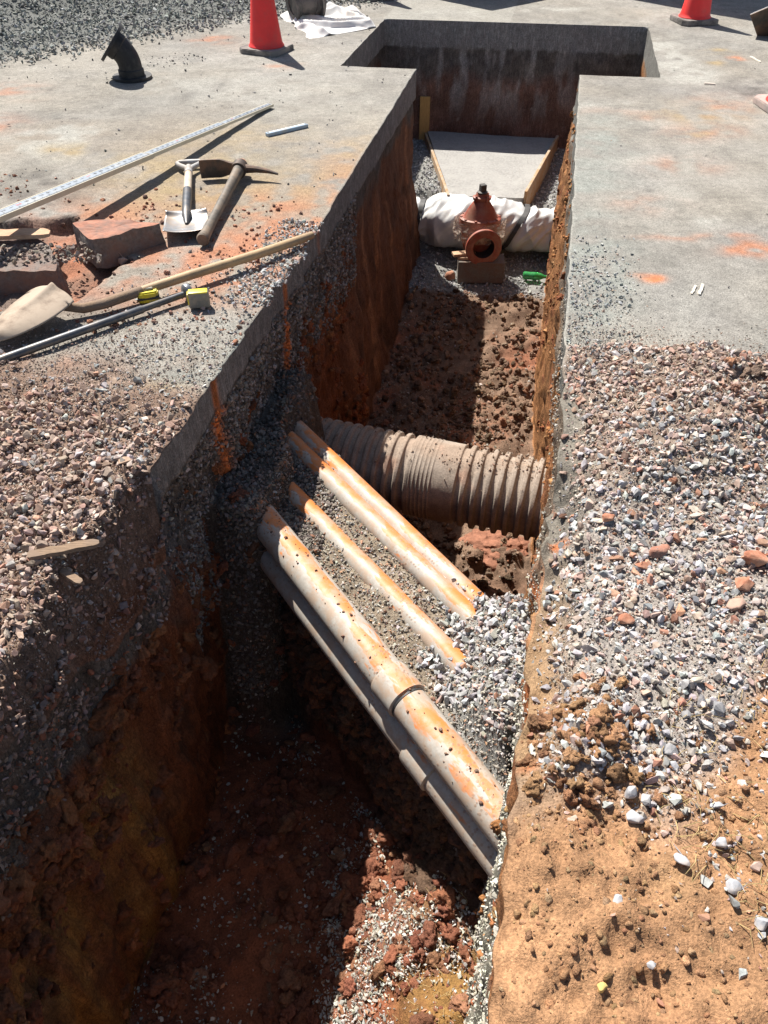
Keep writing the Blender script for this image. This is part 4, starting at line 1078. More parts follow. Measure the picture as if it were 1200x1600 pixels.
def corrugated():
    A = WPv(-1.02, 3.13, -0.80) ; B = Vector((0.86, 2.62, -0.78))
    A = WPv(-1.42, 3.28, -1.12); B = WPv(0.30, 3.10, -1.12)
    root, L = axis_root('corrugated_pipe', A, B, 'large dirt covered black corrugated drain pipe crossing the trench', 'pipe')
    R0 = 0.222; pitch = 0.060
    xs, rs = [], []
    x = 0.0
    while x < L:
        t = x / L
        if 0.56 < t < 0.70:      # plain coupler with fine ribs
            e = (t - 0.56) / 0.14
            r = R0 * 0.985 + (0.004 * max(0, math.sin(x * 2 * PI / 0.022)) if e < 0.5 else 0.0)
        else:
            ph = (x / pitch) % 1.0
            r = R0 - 0.024 * (1 - (0.5 + 0.5 * math.tanh(3.2 * (math.cos(2 * PI * ph) - 0.05))))
        xs.append(x); rs.append(r); x += 0.003
    xs, rs = np.array(xs), np.array(rs)
    K = 120; th = np.linspace(0, 2 * PI, K, endpoint=False)
    X = np.broadcast_to(xs[:, None], (len(xs), K)); T = np.broadcast_to(th[None], X.shape)
    up = np.sin(T)
    n = fbm(X, np.cos(T) * 0.2, np.sin(T) * 0.2, 26, 3, 201); n2 = fbm(X, np.cos(T) * 0.2, np.sin(T) * 0.2, 7, 3, 202)
    groove = (R0 - rs)[:, None] / 0.024
    fill = sm((up - 0.80 + 0.30 * n2) / 0.25)
    r = rs[:, None] + fill * groove * 0.011 + 0.0016 * n * sm(up + 0.3)
    V = np.stack([X, r * np.cos(T), r * np.sin(T)], -1).reshape(-1, 3)
    i = np.arange(len(xs) - 1)[:, None] * K; j = np.arange(K)[None]; j2 = (j + 1) % K
    F = np.stack([i + j, i + K + j, i + K + j2, i + j2], -1).reshape(-1, 4)
    base = np.array([0.15, 0.122, 0.10]); dust = np.array([0.335, 0.275, 0.225])
    m = np.clip(sm((up + 0.15 + 0.5 * n2) / 0.8) * 0.9 + 0.2 * n, 0, 1)[..., None]
    c = lerp(base, dust, m)
    c = lerp(c, np.array([0.26, 0.185, 0.135]), (fill * 0.7)[..., None])
    red = sm(n2 * 2.4 - 0.5)[..., None] * sm((up - 0.2) / 0.5)[..., None]
    c = lerp(c, np.array([0.37, 0.19, 0.13]), red * 0.4)
    o = arr_mesh('pipe_wall', V, F, c.reshape(-1, 3), M['pipe_dirt'], True); o.parent = root
    # crumbs lying on its crown
    mw = Matrix.Translation(root.location) @ root.rotation_euler.to_matrix().to_4x4()
    N = 4200
    x = rng.uniform(0.1, L - 0.02, N); a = rng.normal(PI / 2, 0.34, N)
    k = rng.random(N) < np.clip(0.35 + 0.9 * fbm(x, a, 0, 6, 3, 203), 0, 1) * (0.35 + 0.65 * sm((x - 0.55 * L) / 0.3))
    x, a = x[k], a[k]; rr = np.interp(x, xs, rs) + 0.004
    P = np.stack([x, rr * np.cos(a), rr * np.sin(a)], -1)
    P = np.array([mw @ Vector(p) for p in P])
    scatter('gravel', P, sizes(len(P), 0.005, 0.022, 2.2), palette(len(P), [(0.30, 0.22, 0.165), (0.36, 0.24, 0.17), (0.24, 0.20, 0.17)], (3, 3, 2)), 'crumbs of stone and earth lying on the crown of the corrugated pipe', T_CHIP, None, 1.0)


corrugated()
# mud crumbs stuck on the conduits
def pipe_crumbs():
    P = []
    for (A, d, L, r, z) in ((a1, d1, L1, 0.065, 0),):
        y = Vector((0, 0, 1)).cross(d).normalized()
        for i in range(95):
            t = rng.uniform(0.15, L - 0.25); a = rng.normal(PI / 2, 0.55)
            P.append(A + d * t + (y * math.cos(a) + Vector((0, 0, 1)) * math.sin(a)) * (r + 0.001))
    P = np.array([p[:] for p in P])
    scatter('soil_crumbs', P, sizes(len(P), 0.004, 0.016, 2.5), palette(len(P), [(0.25, 0.15, 0.105), (0.20, 0.12, 0.085), (0.32, 0.23, 0.17)], (3, 2, 2)), 'mud crumbs stuck on the front conduit pipe', T_CLOD, M['clod'], 1.0)


pipe_crumbs()

# ------------------------------------------------------------------ VALVE PIT
def thrust_block():
    zt = -1.0
    q = [G(668, 205, zt), G(868, 216, zt), G(818, 304, zt), G(704, 302, zt)]
    # pull the back corners to the back wall
    root = empty('thrust_block', (q[0] + q[1] + q[2] + q[3]) / 4 - Vector((0, 0, 0.35)), 'pale concrete thrust block, trapezoid slab against the back wall of the pit', 'concrete block')
    N = 40
    bm = bmesh.new(); grid = []
    for i in range(N + 1):
        row = []
        for j in range(N + 1):
            a = q[0].lerp(q[1], j / N); b = q[3].lerp(q[2], j / N); p = a.lerp(b, i / N)
            z = zt + 0.012 * float(fbm(p.x, p.y, 0, 5, 4, 211)) - 0.03 * i / N
            row.append(bm.verts.new((p.x, p.y, z)))
        grid.append(row)
    for i in range(N):
        for j in range(N): bm.faces.new((grid[i][j], grid[i + 1][j], grid[i + 1][j + 1], grid[i][j + 1]))
    rim = [grid[0][j] for j in range(N + 1)] + [grid[i][N] for i in range(1, N + 1)] + [grid[N][j] for j in range(N - 1, -1, -1)] + [grid[i][0] for i in range(N - 1, 0, -1)]
    low = [bm.verts.new((v.co.x, v.co.y, -1.6)) for v in rim]
    for k in range(len(rim)):
        k2 = (k + 1) % len(rim); bm.faces.new((rim[k], rim[k2], low[k2], low[k]))
    bm.faces.new(low)
    mk('concrete_slab', bm, M['concrete'], root, True, True)
    for (A, B, side, nm, lab) in ((q[1], q[2], 1, 'right', None), (q[0], q[3], -1, 'left', None)):
        d = (B - A); L = d.length; x = d.normalized(); z = Vector((0, 0, 1)); y = z.cross(x)
        off = y * (0.018 if y.dot(Vector((1, 0, 0))) * side > 0 else -0.018)
        m = Matrix((x, y, z)).transposed().to_4x4(); m.translation = A + d / 2 + off + Vector((0, 0, -0.12 if side > 0 else -0.162))
        r2 = empty('form_board', m.translation - Vector((0, 0, 0.13)), 'wooden form board along the ' + nm + ' side of the thrust block', 'board', 'form boards of the thrust block')
        bm = bmesh.new(); box(bm, (L, 0.026, 0.30), m, 0.003); o = mk('plank', bm, M['board'], r2, True, True)


thrust_block()
# upright yellow stake behind left
bmS = bmesh.new()
pS = G(663, 207, -1.0)
box(bmS, (0.105, 0.035, 0.62), Matrix.Translation(pS + Vector((0, 0.06, 0.02))) @ Matrix.Rotation(R(-8), 4, 'Z'), 0.004)
stk = mk('wooden_stake', bmS, M['stake']); tag(stk, 'short yellow wooden stake standing at the back left of the pit', 'stake')


def wrapped_pipe():
    c = G(757, 349, -1.24)
    ax = Vector((CW, -SW, 0)).normalized()
    root, _ = axis_root('wrapped_pipe', c - ax * 0.93, c + ax * 0.78, 'water main wrapped in crumpled white sheeting across the valve pit', 'pipe')
    L = 1.71
    NX, K = 230, 96
    xs = np.linspace(0, L, NX); th = np.linspace(0, 2 * PI, K, endpoint=False)
    X = np.broadcast_to(xs[:, None], (NX, K)); T = np.broadcast_to(th[None], X.shape)
    cy, cz = np.cos(T), np.sin(T)
    r = np.interp(xs, [0, 0.25, 0.42, 0.5, 1.0, 1.14, 1.30, L], [0.14, 0.145, 0.15, 0.19, 0.20, 0.18, 0.155, 0.15])[:, None]
    def ridge(a): return 1 - np.abs(a) * 2.2
    wn = fbm(X * 1.0 + cz * 0.12, cy * 0.25 + X * 0.5, cz * 0.2, 2.4, 2, 221)
    wn2 = fbm(X * 1.9 - cz * 0.35, cy * 0.2, cz * 0.1 + X * 0.4, 5.5, 2, 222)
    wr = 0.030 * np.clip(1 - np.abs(wn) * 4.5, -0.5, 1) + 0.013 * np.clip(1 - np.abs(wn2) * 3, -0.6, 1)
    strap = np.exp(-((X - 0.33 - 0.03 * cz) / 0.035) ** 2) + np.exp(-((X - 1.20 + 0.16 * (-cz) * 0.6) / 0.035) ** 2)
    strap = np.clip(strap, 0, 1)
    r = r + wr * (1 - 0.85 * strap) - 0.012 * strap
    sag = 0.03 * np.clip(-cz, 0, 1) * (1 + wn)
    r = r + sag
    V = np.stack([X, r * cy, r * cz], -1).reshape(-1, 3)
    i = np.arange(NX - 1)[:, None] * K; j = np.arange(K)[None]; j2 = (j + 1) % K
    F = np.stack([i + j, i + K + j, i + K + j2, i + j2], -1).reshape(-1, 4)
    o = arr_mesh('plastic_sheeting', V, F, None, M['wrap'], True); o.parent = root
    # straps: bands hugging the sheeting
    for (x0, sl) in ((0.33, 0.03), (1.20, 0.16 * 0.6)):
        bm = bmesh.new(); rings = []
        for k in range(72):
            a = 2 * PI * k / 72
            xc = x0 + (sl * math.sin(a) if sl < 0.05 else sl * math.sin(a))
            ii = int(np.clip(xc / L * (NX - 1), 0, NX - 1)); jj = int(a / (2 * PI) * K) % K
            rr = float(r[max(0, ii - 4):ii + 5, jj].max()) + 0.004
            quad = []
            for (dx, dr) in ((-0.022, 0), (-0.022, 0.004), (0.022, 0.004), (0.022, 0)):
                quad.append(bm.verts.new((xc + dx, (rr + dr) * math.cos(a), (rr + dr) * math.sin(a))))
            rings.append(quad)
        for k in range(72):
            A, B = rings[k], rings[(k + 1) % 72]
            for q in range(4): bm.faces.new((A[q], A[(q + 1) % 4], B[(q + 1) % 4], B[q]))
        mk('strap', bm, M['ptar'], root)
    return c


cW = wrapped_pipe()


def gate_valve():
    pf = G(756, 388, -1.22)                       # centre of the near flange face
    dirn = Vector((-0.10, 1, 0)).normalized()     # run of the valve, towards the main
    root = empty('gate_valve', (pf.x, pf.y + 0.18, -1.36), 'rust red gate valve with open round flange and black operating nut', 'valve')
    body = bmesh.new()
    FZ = frame_z(pf, dirn)
    # near flange is its own part below; barrel and body
    lathe(body, [(0.098, 0.03), (0.112, 0.05), (0.112, 0.12), (0.125, 0.16), (0.125, 0.30), (0.112, 0.34), (0.105, 0.50), (0.105, 0.56)], 36, FZ)
    for f in [f for f in body.faces if len(f.verts) > 8]: body.faces.remove(f)
    up = frame_z(pf + dirn * 0.23 + Vector((0, 0, -0.10)), (0, 0, 1)) @ Matrix.Diagonal((1, 1, 0.9, 1))
    up2 = up @ Matrix.Diagonal((1.15, 0.85, 1, 1))
    lathe(body, [(0.02, -0.02), (0.11, 0.0), (0.13, 0.08), (0.135, 0.20), (0.14, 0.235), (0.155, 0.24), (0.155, 0.275)], 36, up2)
    mk('valve_body', body, M['valve'], root, True, True)
    fl = bmesh.new()
    lathe(fl, [(0.092, 0.0), (0.150, 0.0), (0.155, 0.004), (0.155, 0.030), (0.150, 0.034), (0.098, 0.034)], 48, FZ, True)
    lathe(fl, [(0.092, 0.002), (0.118, -0.003), (0.118, 0.004), (0.092, 0.008)], 48, FZ, True)
    fo = mk('flange', fl, M['valve'], root, True, True)
    for k in range(8):
        a = 2 * PI * (k + 0.5) / 8
        b = bmesh.new(); lathe(b, [(0.0095, -0.0015), (0.0095, 0.002)], 12, FZ @ Matrix.Translation((0.136 * math.cos(a), 0.136 * math.sin(a), 0)))
        mk('bolt_hole', b, M['valve_bore'], fo, True, True).matrix_parent_inverse = Matrix()
    bore = bmesh.new()
    lathe(bore, [(0.0935, 0.001), (0.0935, 0.16), (0.0, 0.165)], 40, FZ)
    for f in [f for f in bore.faces if len(f.verts) > 8]: bore.faces.remove(f)
    mk('bore', bore, M['valve_bore'], root, True, True)
    bon = bmesh.new()
    lathe(bon, [(0.155, 0.277), (0.155, 0.305), (0.135, 0.312), (0.12, 0.335), (0.092, 0.40), (0.06, 0.455), (0.052, 0.47), (0.066, 0.475), (0.07, 0.50), (0.052, 0.508), (0.042, 0.53), (0.0, 0.535)], 36, up2)
    mk('bonnet', bon, M['valve'], root, True, True)
    for k in range(10):
        a = 2 * PI * k / 10; bl = bmesh.new()
        lathe(bl, [(0.011, 0.265), (0.011, 0.318), (0.0, 0.322)], 6, up2 @ Matrix.Translation((0.142 * math.cos(a), 0.142 * math.sin(a), 0)))
        mk('bolt', bl, M['valve'], root, True, True)
    for k in range(4):
        a = 2 * PI * k / 4 + 0.6; bl = bmesh.new()
        lathe(bl, [(0.010, 0.47), (0.010, 0.518), (0.0, 0.52)], 6, up @ Matrix.Translation((0.062 * math.cos(a), 0.062 * math.sin(a), 0)))
        mk('bolt', bl, M['valve'], root, True, True)
    nut = bmesh.new()
    lathe(nut, [(0.045, 0.535), (0.045, 0.545), (0.034, 0.552)], 24, up)
    box(nut, (0.050, 0.050, 0.06), up @ Matrix.Translation((0, 0, 0.582)) @ Matrix.Rotation(0.35, 4, 'Z'), 0.004)
    mk('operating_nut', nut, M['iron_dusty'], root, True, True)
    # crumpled clear film round body
    K, N = 90, 44
    V, F = [], []
    for i in range(N):
        t = i / (N - 1); z = 0.10 + 0.20 * t
        for k in range(K):
            a = 2 * PI * k / K
            rr = 0.165 + 0.022 * math.sin(PI * t) + 0.03 * max(0, t - 0.8) * 3
            nz = float(fbm(math.cos(a) * 0.3, math.sin(a) * 0.3, z * 2.2, 11, 3, 231))
            rr += 0.026 * (1 - abs(nz) * 2.4) * 0.7
            V.append(up2 @ Vector((rr * math.cos(a), rr * math.sin(a), z)))
    V = np.array([(v - root.location)[:] for v in V])
    i = np.arange(N - 1)[:, None] * K; j = np.arange(K)[None]; j2 = (j + 1) % K
    F = np.stack([i + j, i + j2, i + K + j2, i + K + j], -1).reshape(-1, 4)
    o = arr_mesh('plastic_film', V, F, None, M['film'], True); o.parent = root


gate_valve()
# block + timber under valve
pb = G(751, 443, -1.535)
bm = bmesh.new(); box(bm, (0.40, 0.19, 0.19), Matrix.Translation(pb + Vector((0, 0.10, 0.095))) @ Matrix.Rotation(R(-3), 4, 'Z'), 0.004)
bmesh.ops.subdivide_edges(bm, edges=bm.edges[:], cuts=5, use_grid_fill=True); roughen(bm, 0.003, 30, 1)
o = mk('concrete_block', bm, M['block']); tag(o, 'grey concrete masonry block carrying the red valve', 'block')
for (dx, dy, dz, sx, rz, lab) in ((-0.155, 0.11, 0.226, 0.20, 12, 'upper scrap of pale timber wedged between block and valve'), (-0.13, 0.08, 0.203, 0.16, -4, 'lower thin scrap of timber lying directly on the block')):
    bm = bmesh.new(); box(bm, (sx, 0.07, 0.022), Matrix.Translation(pb + Vector((dx, dy, dz))) @ Matrix.Rotation(R(rz), 4, 'Z'), 0.002)
    o = mk('timber_shim', bm, M['splint']); tag(o, lab, 'wood', 'timber shims under the valve')


def bottle():
    p = G(836, 439, -1.53)
    root = empty('plastic_bottle', p, 'green plastic drink bottle lying on the stones beside the block', 'bottle')
    m = Matrix.Translation(p + Vector((-0.11, 0.02, 0.045))) @ Matrix.Rotation(R(-10), 4, 'Z') @ Matrix.Rotation(PI / 2, 4, 'Y')
    bm = bmesh.new()
    lathe(bm, [(0.0, 0.004), (0.024, 0.0), (0.033, 0.008), (0.034, 0.03), (0.032, 0.06), (0.034, 0.09), (0.034, 0.12), (0.028, 0.155), (0.014, 0.185), (0.0125, 0.205), (0.0, 0.206)], 28, m)
    mk('bottle_body', bm, M['bottle'], root, True, True)
    bm = bmesh.new(); lathe(bm, [(0.0, 0.225), (0.0145, 0.224), (0.0145, 0.204), (0.0, 0.203)], 20, m); mk('cap', bm, M['whiteink'], root, True, True)


bottle()
bm = bmesh.new(); bmesh.ops.create_icosphere(bm, subdivisions=3, radius=0.05); roughen(bm, 0.02, 14, 5); bm.transform(Matrix.Translation(G(704, 432, -1.52)) @ Matrix.Diagonal((0.9, 0.7, 1.2, 1)))
o = mk('red_stone', bm, M['rockred'], None, True); tag(o, 'pinkish stone lump on the grey gravel left of the block', 'rock')

# ------------------------------------------------------------------ TRAFFIC CONES
def make_cone(loc, rz, label, basemat='rubber'):
    root = empty('traffic_cone', loc, label, 'traffic cone', 'traffic cones around the dig', (0, 0, rz))
    bm = bmesh.new()
    s, c = 0.185, 0.045
    outl = [(-s + c, -s), (s - c, -s), (s, -s + c), (s, s - c), (s - c, s), (-s + c, s), (-s, s - c), (-s, -s + c)]
    slabpoly(bm, outl, 0.045)
    bmesh.ops.bevel(bm, geom=bm.edges[:], offset=0.006, segments=2, affect='EDGES')
    mk('base', bm, M[basemat], root)
    bm = bmesh.new()
    lathe(bm, [(0.150, 0.045), (0.150, 0.052), (0.140, 0.066), (0.136, 0.08), (0.030, 0.895), (0.026, 0.91), (0.020, 0.91), (0.022, 0.89)], 48)
    mk('cone_body', bm, M['cone'], root)
    return root


def copy_tree(o):
    c = o.copy(); COL.objects.link(c)
    for ch in list(o.children):
        k = ch.copy(); COL.objects.link(k); k.parent = c
    return c


cone = make_cone((-1.0, 7.49, 0), R(-23.6 + 45 - 12), 'red traffic cone between the black elbow fitting and the white cloth')
cone.rotation_euler = (0, 0, R(-24))
for (x, y, rz, lab) in ((2.99, 8.66, 8, 'red traffic cone beyond the right rear corner of the pit'),
                        (-0.08, 9.86, 18, 'traffic cone behind the pit of which just the dark base shows at the top edge')):
    k = copy_tree(cone); k.location = (x, y, 0); k.rotation_euler = (0, 0, R(rz)); k['label'] = lab
k = make_cone((2.815, 5.86, 0), R(4), 'chalk dusted cone base cut off by the right edge of the photo', 'rubber_pale')

# ------------------------------------------------------------------ BLACK PIPE FITTINGS
def bend(name, path, r, label, flr=0.14, tilt0=None, tilt1=None, mat='iron'):
    root = empty(name, path[0], label, 'pipe fitting')
    bm = bmesh.new(); tube(bm, path, r, 32)
    n = len(path)
    mk('barrel', bm, M[mat], root, True, True)
    for (p, d) in ((path[0], path[0] - path[1]), (path[-1], path[-1] - path[-2])):
        d = Vector(d).normalized(); f = frame_z(Vector(p) - d * 0.012, d)
        bm = bmesh.new()
        lathe(bm, [(r * 0.8, 0), (flr, 0.0), (flr, 0.022), (r * 0.8, 0.022)], 40, f, True)
        # collar behind the flange, with bolt ears
        lathe(bm, [(r * 1.0, -0.05), (r * 1.10, -0.042), (r * 1.10, 0.0), (r * 1.0, 0.0)], 32, f, True)
        mk('flange', bm, M[mat], root, True, True)
    return root


pe = G(203, 128, 0) + Vector((0, 0.09, 0.012))
dx = Vector((-1, -0.14, 0)).normalized()
pth = [pe, pe + Vector((0, 0, 0.07))]
Rb = 0.17
for i in range(1, 9):
    a = R(52) * i / 8
    pth.append(pe + Vector((0, 0, 0.07)) + Vector((0, 0, 1)) * Rb * math.sin(a) + dx * Rb * (1 - math.cos(a)))
pth.append(pth[-1] + (pth[-1] - pth[-2]).normalized() * 0.045)
bend('pipe_elbow', pth, 0.088, 'black iron elbow fitting standing on its flange on the asphalt', 0.148)
pe2 = G(478, 38, 0) + Vector((0, 0.12, 0.155))
ax = Vector((0.90, 0.42, 0)).normalized()
pth = []
for i in range(9):
    a = R(-11 + 22 * i / 8)
    pth.append(pe2 + ax * (0.72 * math.sin(a)) + Vector((0, 0, 1)) * (0.72 * (1 - math.cos(a)) * -1))
bend('pipe_bend', pth, 0.098, 'dusty black flanged pipe bend lying on the white cloth', 0.16, mat='iron_dusty')


def cloth():
    outl = [(437, 40), (470, 38), (520, 32), (560, 26), (588, 30), (592, 40), (560, 48), (505, 60), (492, 58), (470, 50), (445, 46)]
    c = G(515, 42)
    root = None
    N = 90
    px = [(437, 30), (585, 14), (594, 44), (498, 63)]
    q = [G(*px[0]), G(*px[1]), G(*px[2]), G(*px[3])]
    q = [G(440, 28), G(552, 12), G(594, 42), G(486, 62)]
    V = []; F = []
    for i in range(N):
        for j in range(N):
            a = q[0].lerp(q[1], j / (N - 1)); b = q[3].lerp(q[2], j / (N - 1)); p = a.lerp(b, i / (N - 1))
            e = min(i, j, N - 1 - i, N - 1 - j) / (N - 1)
            n1 = float(fbm(p.x * 0.5 + p.y * 0.3, p.y * 0.8, 0, 5.0, 2, 241)); n2 = float(fbm(p.x, p.y, 4, 14, 2, 242))
            z = 0.012 + 0.055 * max(0, 1 - abs(n1) * 5) + 0.006 * n2
            z += 0.03 * math.exp(-((j / (N - 1) - 0.62) / 0.05) ** 2) * (i < N * 0.55)
            ed = 0.06 * float(fbm(p.x, p.y, 2, 4, 3, 243))
            V.append((p.x + ed, p.y + 0.7 * ed, max(0.004, z * min(1, 0.3 + e * 10))))
    i = np.arange(N - 1)[:, None] * N; j = np.arange(N - 1)[None]
    F = np.stack([i + j, i + j + 1, i + N + j + 1, i + N + j], -1).reshape(-1, 4)
    o = arr_mesh('white_cloth', np.array(V), F, None, M['cloth'], True)
    md = o.modifiers.new('thick', 'SOLIDIFY'); md.thickness = 0.004; md.offset = 1
    tag(o, 'crumpled white sheet spread on the asphalt under the black pipe bend', 'sheet')


cloth()

# tilted board at the right edge
pt = G(1188, 62)
root = empty('steel_plate', pt, 'dark tilted plate with a pale edge beside the far right cone', 'plate')
m = Matrix.Translation(pt + Vector((0.24, 0.0, 0.17))) @ Matrix.Rotation(R(-14), 4, 'Z') @ Matrix.Rotation(R(-62), 4, 'X') @ Matrix.Rotation(R(-32), 4, 'Z')
bm = bmesh.new(); box(bm, (0.62, 0.40, 0.014), m, 0.003); mk('plate', bm, M['steel_dark'], root, True, True)
bm = bmesh.new(); box(bm, (0.62, 0.40, 0.004), m @ Matrix.Translation((0, 0, 0.0095)), 0.001); mk('pale_coating', bm, M['whiteink'], root, True, True)

# ------------------------------------------------------------------ TOOLS
def level_rod():
    A = Vector((-0.803, 5.855, 0.020)); Bv = Vector((-1.767, 3.519, 0.185)); d = (Bv - A).normalized()
    root, L = axis_root('levelling_rod', A, A + d * 3.4, 'long telescopic levelling rod with printed scale lying propped above the asphalt', 'measuring rod')
    root.rotation_euler.rotate_axis('X', R(0))
    # three telescoping sections
    for (x0, x1, wd, hh) in ((-0.02, 0.62, 0.050, 0.014), (0.60, 1.42, 0.060, 0.018), (1.40, 3.4, 0.072, 0.022)):
        bm = bmesh.new(); box(bm, (x1 - x0, wd, hh), Matrix.Translation(((x0 + x1) / 2, 0, 0)), 0.003); sec = mk('section', bm, M['alu'], root)
        bm = bmesh.new()
        for sy in (-1, 1): box(bm, (x1 - x0, 0.005, hh + 0.003), Matrix.Translation(((x0 + x1) / 2, sy * (wd / 2), 0)), 0.001)
        mk('edge_trim', bm, M['cream'], sec)
        bm = bmesh.new(); box(bm, (0.012, wd + 0.006, hh + 0.006), Matrix.Translation((x1 - 0.008, 0, 0)), 0.002); mk('collar', bm, M['tape_grey'], sec)
        bm = bmesh.new()
        x = x0 + 0.02; k = 0
        while x < x1 - 0.03:
            ln = 0.022 if k % 10 == 0 else (0.017 if k % 5 == 0 else 0.011)
            box(bm, (0.0046, ln, 0.0006), Matrix.Translation((x, wd / 2 - 0.006 - ln / 2, hh / 2 + 0.0004)))
            x += 0.010; k += 1
        # numerals
        x = x0 + 0.05; k = 1; nb = bm
        while x < x1 - 0.05:
            red = (k % 10 == 0)
            cu = bpy.data.curves.new('numeral', 'FONT'); cu.body = str(k // 10) if red else str(k % 10); cu.size = 0.042 if red else 0.036; cu.align_x = 'CENTER'; cu.align_y = 'CENTER'
            ob = bpy.data.objects.new('numeral', cu); COL.objects.link(ob)
            bpy.context.view_layer.update()
            me = bpy.data.meshes.new_from_object(ob.evaluated_get(bpy.context.evaluated_depsgraph_get()))
            bpy.data.objects.remove(ob); bpy.data.curves.remove(cu)
            me.transform(Matrix.Translation((x, -wd * 0.16, hh / 2 + 0.0008)) @ Matrix.Rotation(PI / 2, 4, 'Z'))
            
            if red:
                rb = bmesh.new(); rb.from_mesh(me); mk('red_numeral', rb, M['redink'], sec, False)
            else: nb.from_mesh(me)
            bpy.data.meshes.remove(me)
            x += 0.05 if x0 < 1.3 else 0.05; k += 1
        mk('scale_markings', nb, M['ink'], sec, False)


level_rod()


def small_rule():
    A, B = G(417, 214), G(480, 199)
    root, L = axis_root('folding_rule', A + Vector((0, 0, 0.013)), B + Vector((0, 0, 0.013)), 'short pale blue folded rule on the asphalt by the rod end', 'ruler')
    bm = bmesh.new(); box(bm, (L, 0.034, 0.022), Matrix.Translation((L / 2, 0, 0)), 0.003); mk('rule_body', bm, M['bluerule'], root)
    bm = bmesh.new()
    for k in range(9): box(bm, (0.016, 0.012, 0.001), Matrix.Translation((0.03 + k * (L - 0.06) / 8, 0.004, 0.0116)))
    mk('marks', bm, M['whiteink'], root, False)
    for x in (0.012, L - 0.012):
        bm = bmesh.new(); lathe(bm, [(0.007, 0.0105), (0.007, 0.013), (0.0, 0.0135)], 12, Matrix.Translation((x, 0, 0))); mk('rivet', bm, M['steel'], root)


small_rule()


def d_shovel():
    g = G(297, 262); t = G(292, 376)
    root, L = axis_root('square_shovel', g + Vector((0, 0, 0.03)), t + Vector((0, 0, 0.05)), 'short D-handled square shovel with grey grip and bare steel blade', 'shovel')
    # grip: D-shaped loop in the XY plane
    bm = bmesh.new()
    loop = [Vector((0.17, 0, 0)), Vector((0.10, 0.014, 0)), Vector((0.045, 0.055, 0)), Vector((0.012, 0.068, 0)), Vector((0.0, 0.055, 0)), Vector((0.0, 0.0, 0)), Vector((0.0, -0.055, 0)), Vector((0.012, -0.068, 0)), Vector((0.045, -0.055, 0)), Vector((0.10, -0.014, 0)), Vector((0.17, 0, 0))]
    tube(bm, loop, [0.017, 0.015, 0.014, 0.014, 0.016, 0.017, 0.016, 0.014, 0.014, 0.015, 0.017], 14)
    tube(bm, [Vector((0.09, 0, 0)), Vector((0.2, 0, 0))], [0.02, 0.0235], 16)
    mk('grip', bm, M['greyplastic'], root)
    bm = bmesh.new(); tube(bm, [Vector((0.18, 0, 0)), Vector((0.35, 0, 0)), Vector((0.5, 0, 0))], [0.021, 0.022, 0.022], 18); mk('handle', bm, M['handle_pale'], root)
    bm = bmesh.new(); tube(bm, [Vector((0.47, 0, 0)), Vector((0.60, 0, 0)), Vector((0.72, 0, -0.003)), Vector((0.80, 0, -0.012)), Vector((0.88, 0, -0.024))], [0.0245, 0.0245, 0.023, 0.024, 0.008], 18); mk('socket', bm, M['steel_bar'], root)
    V = []; nx, ny = 26, 26; x0, x1, hw = 0.755, 1.04, 0.112
    for i in range(nx):
        for j in range(ny):
            a, b = i / (nx - 1), j / (ny - 1) * 2 - 1
            x = lerp(x0, x1, a); wdt = hw * (0.90 + 0.10 * min(1, a * 4)) * (1 - 0.05 * a)
            if a < 0.12: x += 0.02 * (abs(b) ** 2) * (1 - a / 0.12)
            z = -0.020 + 0.014 * abs(b) ** 2.5 + 0.016 * math.sin(a * PI) * -1 + 0.020 * a + 0.018 * max(0, 0.15 - a) / 0.15
            V.append((x, b * wdt, z))
    i = np.arange(nx - 1)[:, None] * ny; j = np.arange(ny - 1)[None]
    F = np.stack([i + j, i + ny + j, i + ny + j + 1, i + j + 1], -1).reshape(-1, 4)
    o = arr_mesh('blade', np.array(V), F, None, M['steel'], True); o.parent = root
    md = o.modifiers.new('thick', 'SOLIDIFY'); md.thickness = 0.003


d_shovel()


